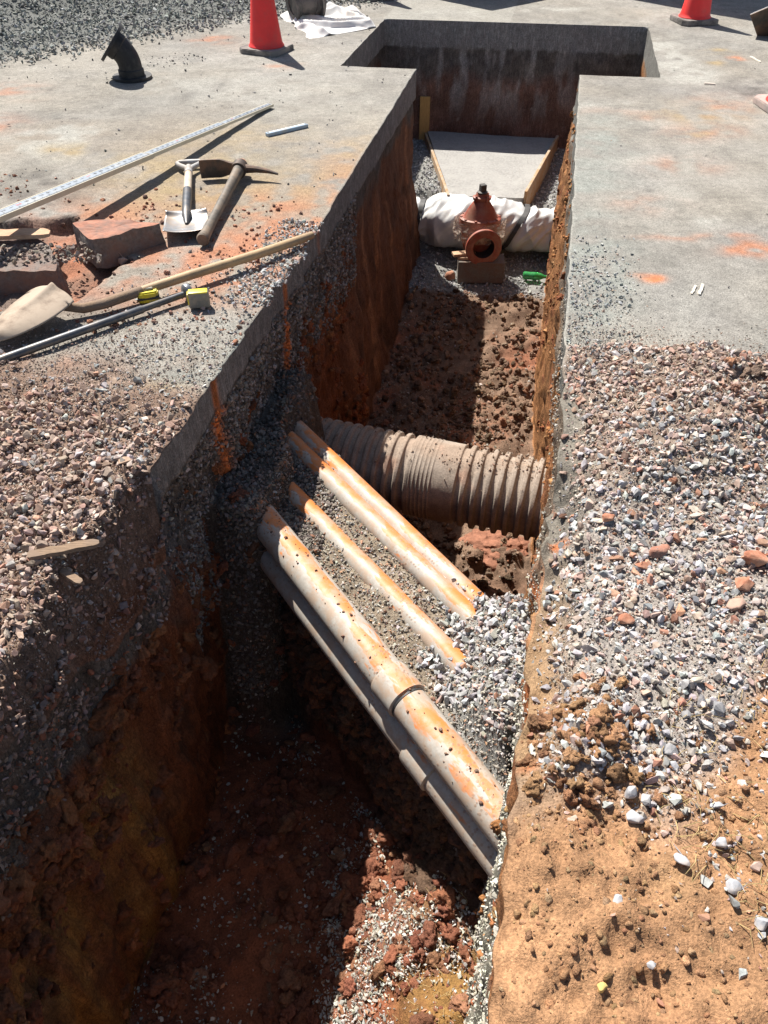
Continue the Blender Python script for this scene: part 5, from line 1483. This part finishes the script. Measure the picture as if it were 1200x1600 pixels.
def mattock():
    e = G(376, 279); t = G(318, 386)
    root, L = axis_root('pick_mattock', e + Vector((0, 0, 0.055)), t + Vector((0, 0, 0.034)), 'mattock with a grimy dark handle and a rusty head lying beside the short shovel', 'mattock')
    bm = bmesh.new()
    tube(bm, [Vector((-0.06, 0, 0)), Vector((0.0, 0, 0)), Vector((0.10, 0, 0)), Vector((0.35, 0.0, 0)), Vector((0.7, 0, 0)), Vector((L - 0.05, 0, 0)), Vector((L - 0.01, 0, 0)), Vector((L, 0, 0))], [0.030, 0.032, 0.029, 0.024, 0.023, 0.026, 0.031, 0.026], 20, True, 1.1)
    mk('handle', bm, M['handle_dark'], root)
    bm = bmesh.new()
    tube(bm, [Vector((-0.075, 0, 0)), Vector((-0.055, 0, 0))], [0.030, 0.033], 18); mk('handle_end', bm, M['rockred'], root)
    bm = bmesh.new()
    # eye
    lathe(bm, [(0.031, -0.035), (0.044, -0.035), (0.044, 0.035), (0.031, 0.035)], 28, XR, True)
    hd = mk('head', bm, M['steel_dark'], root)
    # adze blade: broad plate in the plane of head axis and vertical (local Y towards the left of the photo or right)
    yl = (root.rotation_euler.to_matrix() @ Vector((0, 1, 0))).x
    sg = -1 if yl > 0 else 1
    bm = bmesh.new(); N = 14
    sec = []
    for k in range(N):
        a = k / (N - 1); y = sg * (0.035 + 0.185 * a); hz = lerp(0.030, 0.050, sm(a * 2.2)); th = lerp(0.020, 0.005, a)
        x = -0.005 + 0.03 * a * a
        sec.append([bm.verts.new((x - th / 2, y, -hz)), bm.verts.new((x + th / 2, y, -hz)), bm.verts.new((x + th / 2, y, hz)), bm.verts.new((x - th / 2, y, hz))])
    for A, B in zip(sec, sec[1:]):
        for q in range(4): bm.faces.new((A[q], A[(q + 1) % 4], B[(q + 1) % 4], B[q]))
    bm.faces.new(sec[0][::-1]); bm.faces.new(sec[-1])
    mk('adze_blade', bm, M['steel_dark'], root)
    bm = bmesh.new()
    tube(bm, [Vector((0, -sg * 0.03, 0)), Vector((0.005, -sg * 0.10, 0)), Vector((0.02, -sg * 0.17, -0.004)), Vector((0.04, -sg * 0.225, -0.01))], [0.024, 0.018, 0.012, 0.006], 10)
    mk('pick_point', bm, M['steel_dark'], root)


mattock()


def long_shovel():
    tip = G(-12, 545, 0.02); nk = G(88, 470, 0.05)
    root, L = axis_root('long_shovel', tip, Vector((nk.x, nk.y, 0.02)), 'long-handled round shovel with a mud caked blade and pale wooden handle', 'shovel')
    inv = (Matrix.Translation(root.location) @ root.rotation_euler.to_matrix().to_4x4()).inverted()
    nx, ny = 34, 30; V = []; LB = L * 1.02
    for i in range(nx):
        a = i / (nx - 1)                                  # 0 = point, 1 = shoulder
        hw = 0.118 * min(1.0, (math.sin(min(1, a * 1.25) * PI / 2)) ** 0.6 + 0.02)
        for j in range(ny):
            b = j / (ny - 1) * 2 - 1
            z = 0.040 + 0.022 * (1 - abs(b) ** 2) * 1.4 - 0.012 * (1 - a) + 0.02 * a
            z += 0.020 * math.exp(-(b / 0.16) ** 2) * max(0, a - 0.35) / 0.65
            x = a * LB - 0.02 * abs(b) ** 3 * (a > 0.9)
            V.append((x, b * hw, z))
    i = np.arange(nx - 1)[:, None] * ny; j = np.arange(ny - 1)[None]
    F = np.stack([i + j, i + ny + j, i + ny + j + 1, i + j + 1], -1).reshape(-1, 4)
    o = arr_mesh('blade', np.array(V), F, None, M['muddy'], True); o.parent = root
    md = o.modifiers.new('thick', 'SOLIDIFY'); md.thickness = 0.0035
    wp = [G(72, 470, 0.085), G(95, 478, 0.055), G(130, 482, 0.035), G(165, 474, 0.036), G(222, 454, 0.045)]
    bm = bmesh.new(); tube(bm, [inv @ p for p in wp], [0.012, 0.019, 0.0205, 0.021, 0.021], 16); mk('socket', bm, M['oldwood'], root)
    wp = [G(214, 457, 0.044), G(300, 429, 0.05), G(400, 398, 0.045), G(470, 374, 0.036), G(488, 367, 0.035)]
    bm = bmesh.new(); tube(bm, [inv @ p for p in wp], [0.0195, 0.0205, 0.021, 0.0205, 0.017], 18); mk('handle', bm, M['handle'], root)


long_shovel()


def steel_bar():
    A, B = G(-60, 584, 0.028), G(290, 459, 0.028)
    root, L = axis_root('steel_bar', A, B, 'long dark steel bar with a round knob end in front of the long shovel', 'bar')
    bm = bmesh.new(); tube(bm, [Vector((0, 0, 0)), Vector((L * .5, 0, 0)), Vector((L * .78, 0, 0)), Vector((L * .79, 0, 0)), Vector((L, 0, 0))], [0.0165, 0.0165, 0.0165, 0.0135, 0.0135], 18); mk('shaft', bm, M['steel_bar'], root)
    bm = bmesh.new(); lathe(bm, [(0.0, -0.010), (0.022, -0.008), (0.032, 0.0), (0.034, 0.012), (0.030, 0.022), (0.0, 0.026)], 26, Matrix.Translation((L, 0, 0.008)) @ XR); mk('knob', bm, M['steel'], root)


steel_bar()


def tapes():
    p = G(233, 468); rz = R(18)
    root = empty('tape_measure', p, 'bright yellow tape measure lying between the shovel handle and the bar', 'tape measure', None, (0, 0, rz))
    bm = bmesh.new(); slabpoly(bm, [(-0.045, -0.03), (-0.02, -0.036), (0.035, -0.034), (0.045, -0.02), (0.045, 0.02), (0.03, 0.036), (-0.025, 0.036), (-0.045, 0.025)], 0.048)
    bmesh.ops.bevel(bm, geom=bm.edges[:], offset=0.006, segments=2, affect='EDGES'); mk('case', bm, M['yellow'], root)
    bm = bmesh.new(); box(bm, (0.05, 0.036, 0.010), Matrix.Translation((0.0, 0.004, 0.053)), 0.003); mk('belt_clip', bm, M['tape_grey'], root)
    bm = bmesh.new(); box(bm, (0.092, 0.074, 0.012), Matrix.Translation((0, 0, 0.020)), 0.003); mk('black_band', bm, M['black'], root)
    p = G(313, 481)
    root = empty('tape_measure', p, 'worn grey and yellow tape measure standing upright beside the knob end of the bar', 'tape measure', None, (0, 0, R(10)))
    bm = bmesh.new(); box(bm, (0.088, 0.042, 0.072), Matrix.Translation((0, 0.012, 0.036)), 0.010, 3); mk('case', bm, M['tape_grey'], root)
    bm = bmesh.new(); box(bm, (0.080, 0.040, 0.010), Matrix.Translation((0, 0.012, 0.069)), 0.004, 2); mk('yellow_top', bm, M['yellow'], root)
    bm = bmesh.new(); box(bm, (0.010, 0.036, 0.05), Matrix.Translation((-0.042, 0.012, 0.042)), 0.004, 2); mk('yellow_nose', bm, M['yellow'], root)


tapes()

# ------------------------------------------------------------------ BROKEN ASPHALT, WOOD, ROCKS
def chunk(outl, z0, h, mat, label, seed, tilt=(0, 0), topmat=None, amp=0.010, cuts=9):
    pts = [G(u, v, z0 + h) for u, v in outl]
    c = sum(pts, Vector()) / len(pts)
    root = empty('asphalt_chunk', (c.x, c.y, z0), label, 'rubble', 'broken asphalt chunks by the tools', (R(tilt[0]), R(tilt[1]), 0))
    N = 30; n = len(pts)
    def outline(t):
        t = (t % 1.0) * n; i = int(t); f = t - i
        return (pts[i].lerp(pts[(i + 1) % n], f) - c)
    V = []; K = 110; lv = 16
    cols = []
    for k in range(K):
        p = outline(k / K)
        for l in range(lv):
            z = h * l / (lv - 1)
            rr = 1 + 0.10 * float(fbm(p.x, p.y, z, 9, 4, 400 + seed)) - 0.06 * (l / (lv - 1))
            V.append((p.x * rr, p.y * rr, z + 0.012 * float(fbm(p.x * 2, p.y * 2, z, 8, 2, 420 + seed))))
    F = []
    for k in range(K):
        k2 = (k + 1) % K
        for l in range(lv - 1): F.append((k * lv + l, k2 * lv + l, k2 * lv + l + 1, k * lv + l + 1))
    o = arr_mesh('broken_side', np.array(V), np.array(F), None, mat, False); o.parent = root
    # top surface as concentric rings
    V2 = []; rings = 14
    for g in range(rings):
        for k in range(K):
            b = Vector(V[k * lv + lv - 1]); s = 1 - g / (rings - 1) * 0.999
            zz = h + (b.z - h) * s + (0.010 * float(fbm(b.x * s, b.y * s, 0, 10, 4, 440 + seed)) if g else 0)
            V2.append((b.x * s, b.y * s, zz))
    F2 = []
    for g in range(rings - 1):
        for k in range(K):
            k2 = (k + 1) % K; F2.append((g * K + k, g * K + k2, (g + 1) * K + k2, (g + 1) * K + k))
    o2 = arr_mesh('top_face', np.array(V2), np.array(F2), None, topmat or mat, True); o2.parent = root
    return root, c


chunk([(110, 352), (140, 343), (200, 343), (251, 345), (212, 358), (176, 371), (141, 378), (124, 366)], -0.03, 0.135, M['chunk'], 'red dusted asphalt chunk left of the short shovel', 1, (-2, 2), M['chunk_red'])
r2, c2 = chunk([(-140, 374), (0, 374), (62, 370), (82, 384), (97, 414), (92, 424), (0, 424), (-140, 426)], -0.10, 0.15, M['chunk'], 'big grey asphalt slab with a stony top above the long shovel blade', 2, (1, -1))
# stones on the slab top
P = []
for i in range(420):
    a = rng.uniform(-1, 1); b = rng.uniform(-1, 1)
    P.append((c2.x + 0.06 + a * 0.40, c2.y + b * 0.10, -0.10 + 0.155 + rng.uniform(-0.006, 0.006)))
P = np.array(P)
scatter('gravel', P, sizes(len(P), 0.01, 0.038, 1.8), palette(len(P), [(0.24, 0.20, 0.17), (0.19, 0.155, 0.135), (0.30, 0.23, 0.18)], (3, 3, 2)), 'coarse stones coating the top of the big asphalt slab', T_STONE)


def splinter(name, px, z, wd, th, mat, label, group=None, sag=0.0, seed=0):
    pts = [G(u, v, z) for u, v in px]
    A, B = pts[0], pts[-1]
    d = (B - A); L = d.length; x = d.normalized(); y = Vector((0, 0, 1)).cross(x).normalized(); zz = x.cross(y)
    N = 26
    bm = bmesh.new(); sec = []
    for k in range(N):
        a = k / (N - 1); p = A + d * a
        n = float(fbm(a * 3, seed, 0, 2, 3, 460)); e = min(1, (1 - a) * 9 + 0.45, a * 12 + 0.6)
        hw = wd / 2 * (0.95 + 0.12 * n) * e; ht = th * (0.95 + 0.15 * n) * (0.6 + 0.4 * e)
        o = y * 0.004 * n
        sec.append([bm.verts.new(p + o - y * hw), bm.verts.new(p + o + y * hw), bm.verts.new(p + o + y * hw * 0.9 + zz * ht), bm.verts.new(p + o - y * hw * 0.8 + zz * ht * 0.8)])
    for a, b in zip(sec, sec[1:]):
        for q in range(4): bm.faces.new((a[q], a[(q + 1) % 4], b[(q + 1) % 4], b[q]))
    bm.faces.new(sec[0][::-1]); bm.faces.new(sec[-1])
    o = mk(name, bm, mat, None, True, False, 25)
    return tag(o, label, 'wood', group)


splinter('wood_plank', [(-60, 372), (79, 367)], 0.075, 0.085, 0.022, M['splint'], 'pinkish split plank at the left edge above the stony asphalt slab', None, 0, 1)
gw = lambda u, v: float(ground_z(*to_ws(G(u, v).x, G(u, v).y)))
splinter('broken_lath', [(44, 872), (156, 850)], 0.025, 0.030, 0.014, M['oldwood'], 'weathered wooden slat lying on the left rubble', 'broken wood on the left rubble', 0, 2)
splinter('broken_lath', [(80, 880), (128, 912)], -0.03, 0.026, 0.010, M['oldwood'], 'short dark wood splinter below the longer slat', 'broken wood on the left rubble', 0, 3)
splinter('wood_chip', [(1080, 460), (1088, 447)], 0.004, 0.012, 0.006, M['twig'], 'left of two pale wood chips on the right asphalt', 'pale wood chips', 0, 4)
splinter('wood_chip', [(1092, 461), (1098, 445)], 0.004, 0.016, 0.008, M['twig'], 'right and wider of two pale wood chips on the asphalt', 'pale wood chips', 0, 5)
splinter('white_twig', [(1172, 89), (1188, 98)], 0.004, 0.012, 0.01, M['twig'], 'white twig on the asphalt near the right far cone', None, 0, 6)
splinter('white_twig', [(1100, 131), (1118, 132)], 0.004, 0.012, 0.008, M['twig'], 'thin white sliver at the end of the chalky smear', None, 0, 7)


def rock(u, v, d, mat, label, group, seed, name='red_rock', z=None, sq=(1, .8, .65), zoff=0.3):
    p = G(u, v, 0)
    w, s = to_ws(p.x, p.y)
    if z is None: z = float(ground_z(w, s))
    p = G(u, v, z + d * 0.2)
    bm = bmesh.new()
    rs = random.Random(seed)
    for i in range(16):
        q = Vector((rs.gauss(0, 1), rs.gauss(0, 1), rs.gauss(0, 1))).normalized() * rs.uniform(0.85, 1)
        bm.verts.new((q.x * sq[0] * d / 2, q.y * sq[1] * d / 2, q.z * sq[2] * d / 2))
    r = bmesh.ops.convex_hull(bm, input=bm.verts[:])
    bmesh.ops.delete(bm, geom=list(set(r['geom_interior'] + r['geom_unused'])), context='VERTS')
    bmesh.ops.bevel(bm, geom=bm.edges[:], offset=d * 0.03, segments=1, affect='EDGES')
    bmesh.ops.triangulate(bm, faces=bm.faces[:])
    bmesh.ops.subdivide_edges(bm, edges=bm.edges[:], cuts=2, use_grid_fill=True)
    roughen(bm, d * 0.05, 2.2 / d, seed)
    bm.transform(Matrix.Rotation(rs.uniform(-0.7, 0.7), 4, 'Z'))
    o = mk(name, bm, mat, None, True, False, 30)
    o.location = (p.x, p.y, z + d * zoff * sq[2])
    return tag(o, label, 'rock', group)


GR = 'reddish rocks in the right gravel'
rock(1160, 912, 0.066, M['rockred'], 'brick red rock at the right edge, the higher of the pair by the dry grass', GR, 1)
rock(1150, 944, 0.060, M['rockpink'], 'pinkish tan rock at the right edge just below the brick red one', GR, 2)
rock(978, 968, 0.052, M['rockred'], 'dark red rock alone amid pale grey stones, nearest the trench', GR, 3)
rock(1030, 858, 0.085, M['chunk_red'], 'flat reddish brown earth lump in the grey gravel', GR, 4, 'earth_lump', None, (1.2, .6, .4))
rock(1003, 884, 0.046, M['rockred'], 'small red rock just below the flat earth lump', GR, 5)
rock(1180, 872, 0.085, M['rockred'], 'large red brown rock half out of frame at the right edge', GR, 6)
rock(950, 808, 0.050, M['rockred'], 'orange red rock at the top of the grey gravel', GR, 7)
GG = 'bigger pale stones on the soil'
rock(985, 1242, 0.048, M['rockgrey'], 'upright grey stone topping the small cluster on the soil', GG, 11, 'grey_stone', None, (.6, .8, 1.1))
rock(992, 1278, 0.046, M['rockgrey'], 'broad grey stone in the middle of the small cluster on the soil', GG, 12, 'grey_stone')
rock(1066, 1342, 0.044, M['rockgrey'], 'flat oval grey stone lying alone on the orange soil', GG, 13, 'grey_stone', None, (1, .62, .35))
rock(1127, 1316, 0.034, M['rockgrey'], 'pointed blue grey stone right of the flat oval stone', GG, 14, 'grey_stone')
rock(1146, 1385, 0.042, M['rockgrey'], 'pale grey stone above the lower right corner of the soil', GG, 15, 'grey_stone')
rock(1190, 1442, 0.042, M['rockgrey'], 'grey stone at the right edge low on the soil', GG, 16, 'grey_stone')
rock(1120, 1260, 0.036, M['rockgrey'], 'grey stone high on the soil under the gravel edge', GG, 17, 'grey_stone')
rock(965, 1405, 0.030, M['rockgrey'], 'small grey stone half sunk in bare orange soil', GG, 18, 'grey_stone')
rock(1018, 1508, 0.022, M['rockgrey'], 'tiny pale stone lowest on the orange soil', GG, 19, 'grey_stone')
rock(940, 1543, 0.026, pmat('yellow_rock', (0.55, 0.40, 0.14), 0.95, 0, 0.25, 30, 0.5), 'crumbly yellow lump low on the orange soil', None, 20, 'yellow_lump')
rock(192, 409, 0.068, M['rockpink'], 'round pinkish stone in front of the red dusted chunk', None, 21, 'pink_stone', -0.02)
bm = bmesh.new(); bmesh.ops.create_icosphere(bm, subdivisions=4, radius=0.05); roughen(bm, 0.02, 14, 31)
pB = WPv(float(wallL(0.78, -0.55)) + 0.02, 0.78, -0.55)
bm.transform(Matrix.Translation(G(26, 1210, -0.38)) @ Matrix.Diagonal((0.9, 0.9, 0.95, 1)))
o = mk('boulder', bm, M['rockpink'], None, True); tag(o, 'pale boulder stuck in the shaded left bank near the lower left corner', 'rock')
# lit clod under the corrugated pipe
bm = bmesh.new(); bmesh.ops.create_icosphere(bm, subdivisions=5, radius=0.12); roughen(bm, 0.10, 7, 41, 5); roughen(bm, 0.03, 30, 42, 3)
bm.transform(Matrix.Translation(WPv(0.0, 3.36, -1.76)) @ Matrix.Diagonal((1.4, 1.2, 0.6, 1)))
o = mk('clay_clod', bm, pmat('red_clay', (0.26, 0.115, 0.07), 0.97, 0, 0.35, 40, 0.9, 0.01), None, True); tag(o, 'sunlit red clay clod on the floor under the corrugated pipe', 'clod')

o = straw('dry_grass', 420, 0.86, 1.38, 0.14, '', 0.015, 0.06); tag(o, 'tuft of dry straw coloured grass at the right edge of the gravel', None, None, 'stuff')
o = straw('dry_grass', 260, 0.75, 0.95, 0.35, '', 0.02, 0.07, flat=0.1); tag(o, 'loose straw stalks scattered on the soil', None, None, 'stuff')
o = straw('dry_grass', 160, -0.06, 0.95, 0.30, '', 0.015, 0.05, floor_z, 0.8); tag(o, 'thin roots and dead grass on the near pit floor', None, None, 'stuff')

# ------------------------------------------------------------------ parked beyond the frame: their shadows reach the yard
def wheel(bm, c, ax, r, w):
    lathe(bm, [(r * 0.5, -w / 2), (r * 0.92, -w / 2), (r, -w * 0.3), (r, w * 0.3), (r * 0.92, w / 2), (r * 0.5, w / 2), (r * 0.45, w * 0.3), (0.0, w * 0.3)], 24, frame_z(c, ax))


def vehicles():
    x1 = Vector((0.755, 0.656, 0)); y1 = Vector((-0.656, 0.755, 0))
    # flatbed trailer: near corner of the deck
    h = 0.95; c0 = Vector((1.10 - 0.377 * h, 9.18 + 0.636 * h, 0))
    rot = math.atan2(x1.y, x1.x)
    root = empty('flatbed_trailer', c0, 'flatbed trailer parked behind the pit', 'trailer', None, (0, 0, rot))
    bm = bmesh.new(); box(bm, (1.5, 3.6, 0.10), Matrix.Translation((0.75, 1.8, h - 0.05)), 0.01); mk('deck', bm, M['oldwood'], root)
    bm = bmesh.new()
    for x in (0.3, 1.2): box(bm, (0.08, 3.4, 0.12), Matrix.Translation((x, 1.8, h - 0.162)), 0.005)
    mk('chassis', bm, M['steel_dark'], root)
    for x in (0.16, 1.34):
        for y in (1.5, 2.4):
            bm = bmesh.new(); wheel(bm, Vector((x, y, 0.36)), Vector((1, 0, 0)), 0.36, 0.22); mk('wheel', bm, M['rubber'], root)
    # box truck
    h = 2.7; c1 = Vector((2.64 - 0.377 * h, 9.74 + 0.636 * h, 0)) - y1 * 1.9
    root = empty('box_truck', c1, 'white box truck parked beyond the right rear of the yard', 'truck', None, (0, 0, rot))
    bm = bmesh.new(); box(bm, (2.3, 4.2, 2.0), Matrix.Translation((1.15, 2.1, h - 1.0)), 0.03, 2); mk('cargo_box', bm, M['truckpaint'], root)
    bm = bmesh.new(); slabpoly(bm, [(4.25, 0.45), (5.9, 0.45), (5.95, 1.2), (5.5, 2.1), (4.25, 2.15)], 2.1, Matrix.Translation((0.1, 0, 0)) @ Matrix(((0, 0, 1, 0), (1, 0, 0, 0), (0, 1, 0, 0), (0, 0, 0, 1)))); mk('cab', bm, M['truckpaint'], root)
    bm = bmesh.new(); box(bm, (1.8, 0.02, 0.8), Matrix.Translation((1.15, 5.76, 1.65)) @ Matrix.Rotation(R(26), 4, 'X')); mk('windscreen', bm, M['glassdark'], root)
    bm = bmesh.new(); box(bm, (1.0, 5.4, 0.2), Matrix.Translation((1.15, 2.8, 0.58)), 0.01); mk('chassis', bm, M['steel_dark'], root)
    for x in (0.2, 2.1):
        for y in (1.1, 5.1):
            bm = bmesh.new(); wheel(bm, Vector((x, y, 0.45)), Vector((1, 0, 0)), 0.45, 0.26); mk('wheel', bm, M['rubber'], root)


vehicles()

# ------------------------------------------------------------------ CAMERA, LIGHT, WORLD
cam = bpy.data.cameras.new('camera'); co = bpy.data.objects.new('camera', cam); COL.objects.link(co)
co.location = (0, 0, CAMH); co.rotation_euler = (PI / 2 - PITCH, 0, 0)
cam.sensor_fit = 'VERTICAL'; cam.sensor_height = 36.0; cam.lens = 36.0 * FPX / 1600.0
cam.clip_start = 0.05; cam.clip_end = 400
SC.camera = co
ELEV = 53.5; SX, SY = -0.51, 0.86
sd = Vector((SX, SY, math.hypot(SX, SY) * math.tan(R(ELEV)))).normalized()
sun = bpy.data.lights.new('sun', 'SUN'); sun.energy = 5.0; sun.angle = R(0.5); sun.color = (1.0, 0.95, 0.87)
so = bpy.data.objects.new('sun', sun); COL.objects.link(so); so.rotation_euler = sd.to_track_quat('Z', 'Y').to_euler(); so.location = sd * 20
w = bpy.data.worlds.new('World'); SC.world = w; w.use_nodes = True
nt = w.node_tree; bg = nt.nodes['Background']
sky = nt.nodes.new('ShaderNodeTexSky'); sky.sky_type = 'NISHITA'; sky.sun_disc = False
sky.sun_elevation = R(ELEV); sky.sun_rotation = math.atan2(SX, SY); sky.dust_density = 1.5
nt.links.new(sky.outputs[0], bg.inputs['Color']); bg.inputs['Strength'].default_value = 0.058
SC.view_settings.view_transform = 'Standard'; SC.view_settings.look = 'None'; SC.view_settings.gamma = 1.0
SC.view_settings.exposure = 0.97
SC.render.engine = 'CYCLES'
SC.cycles.max_bounces = 6
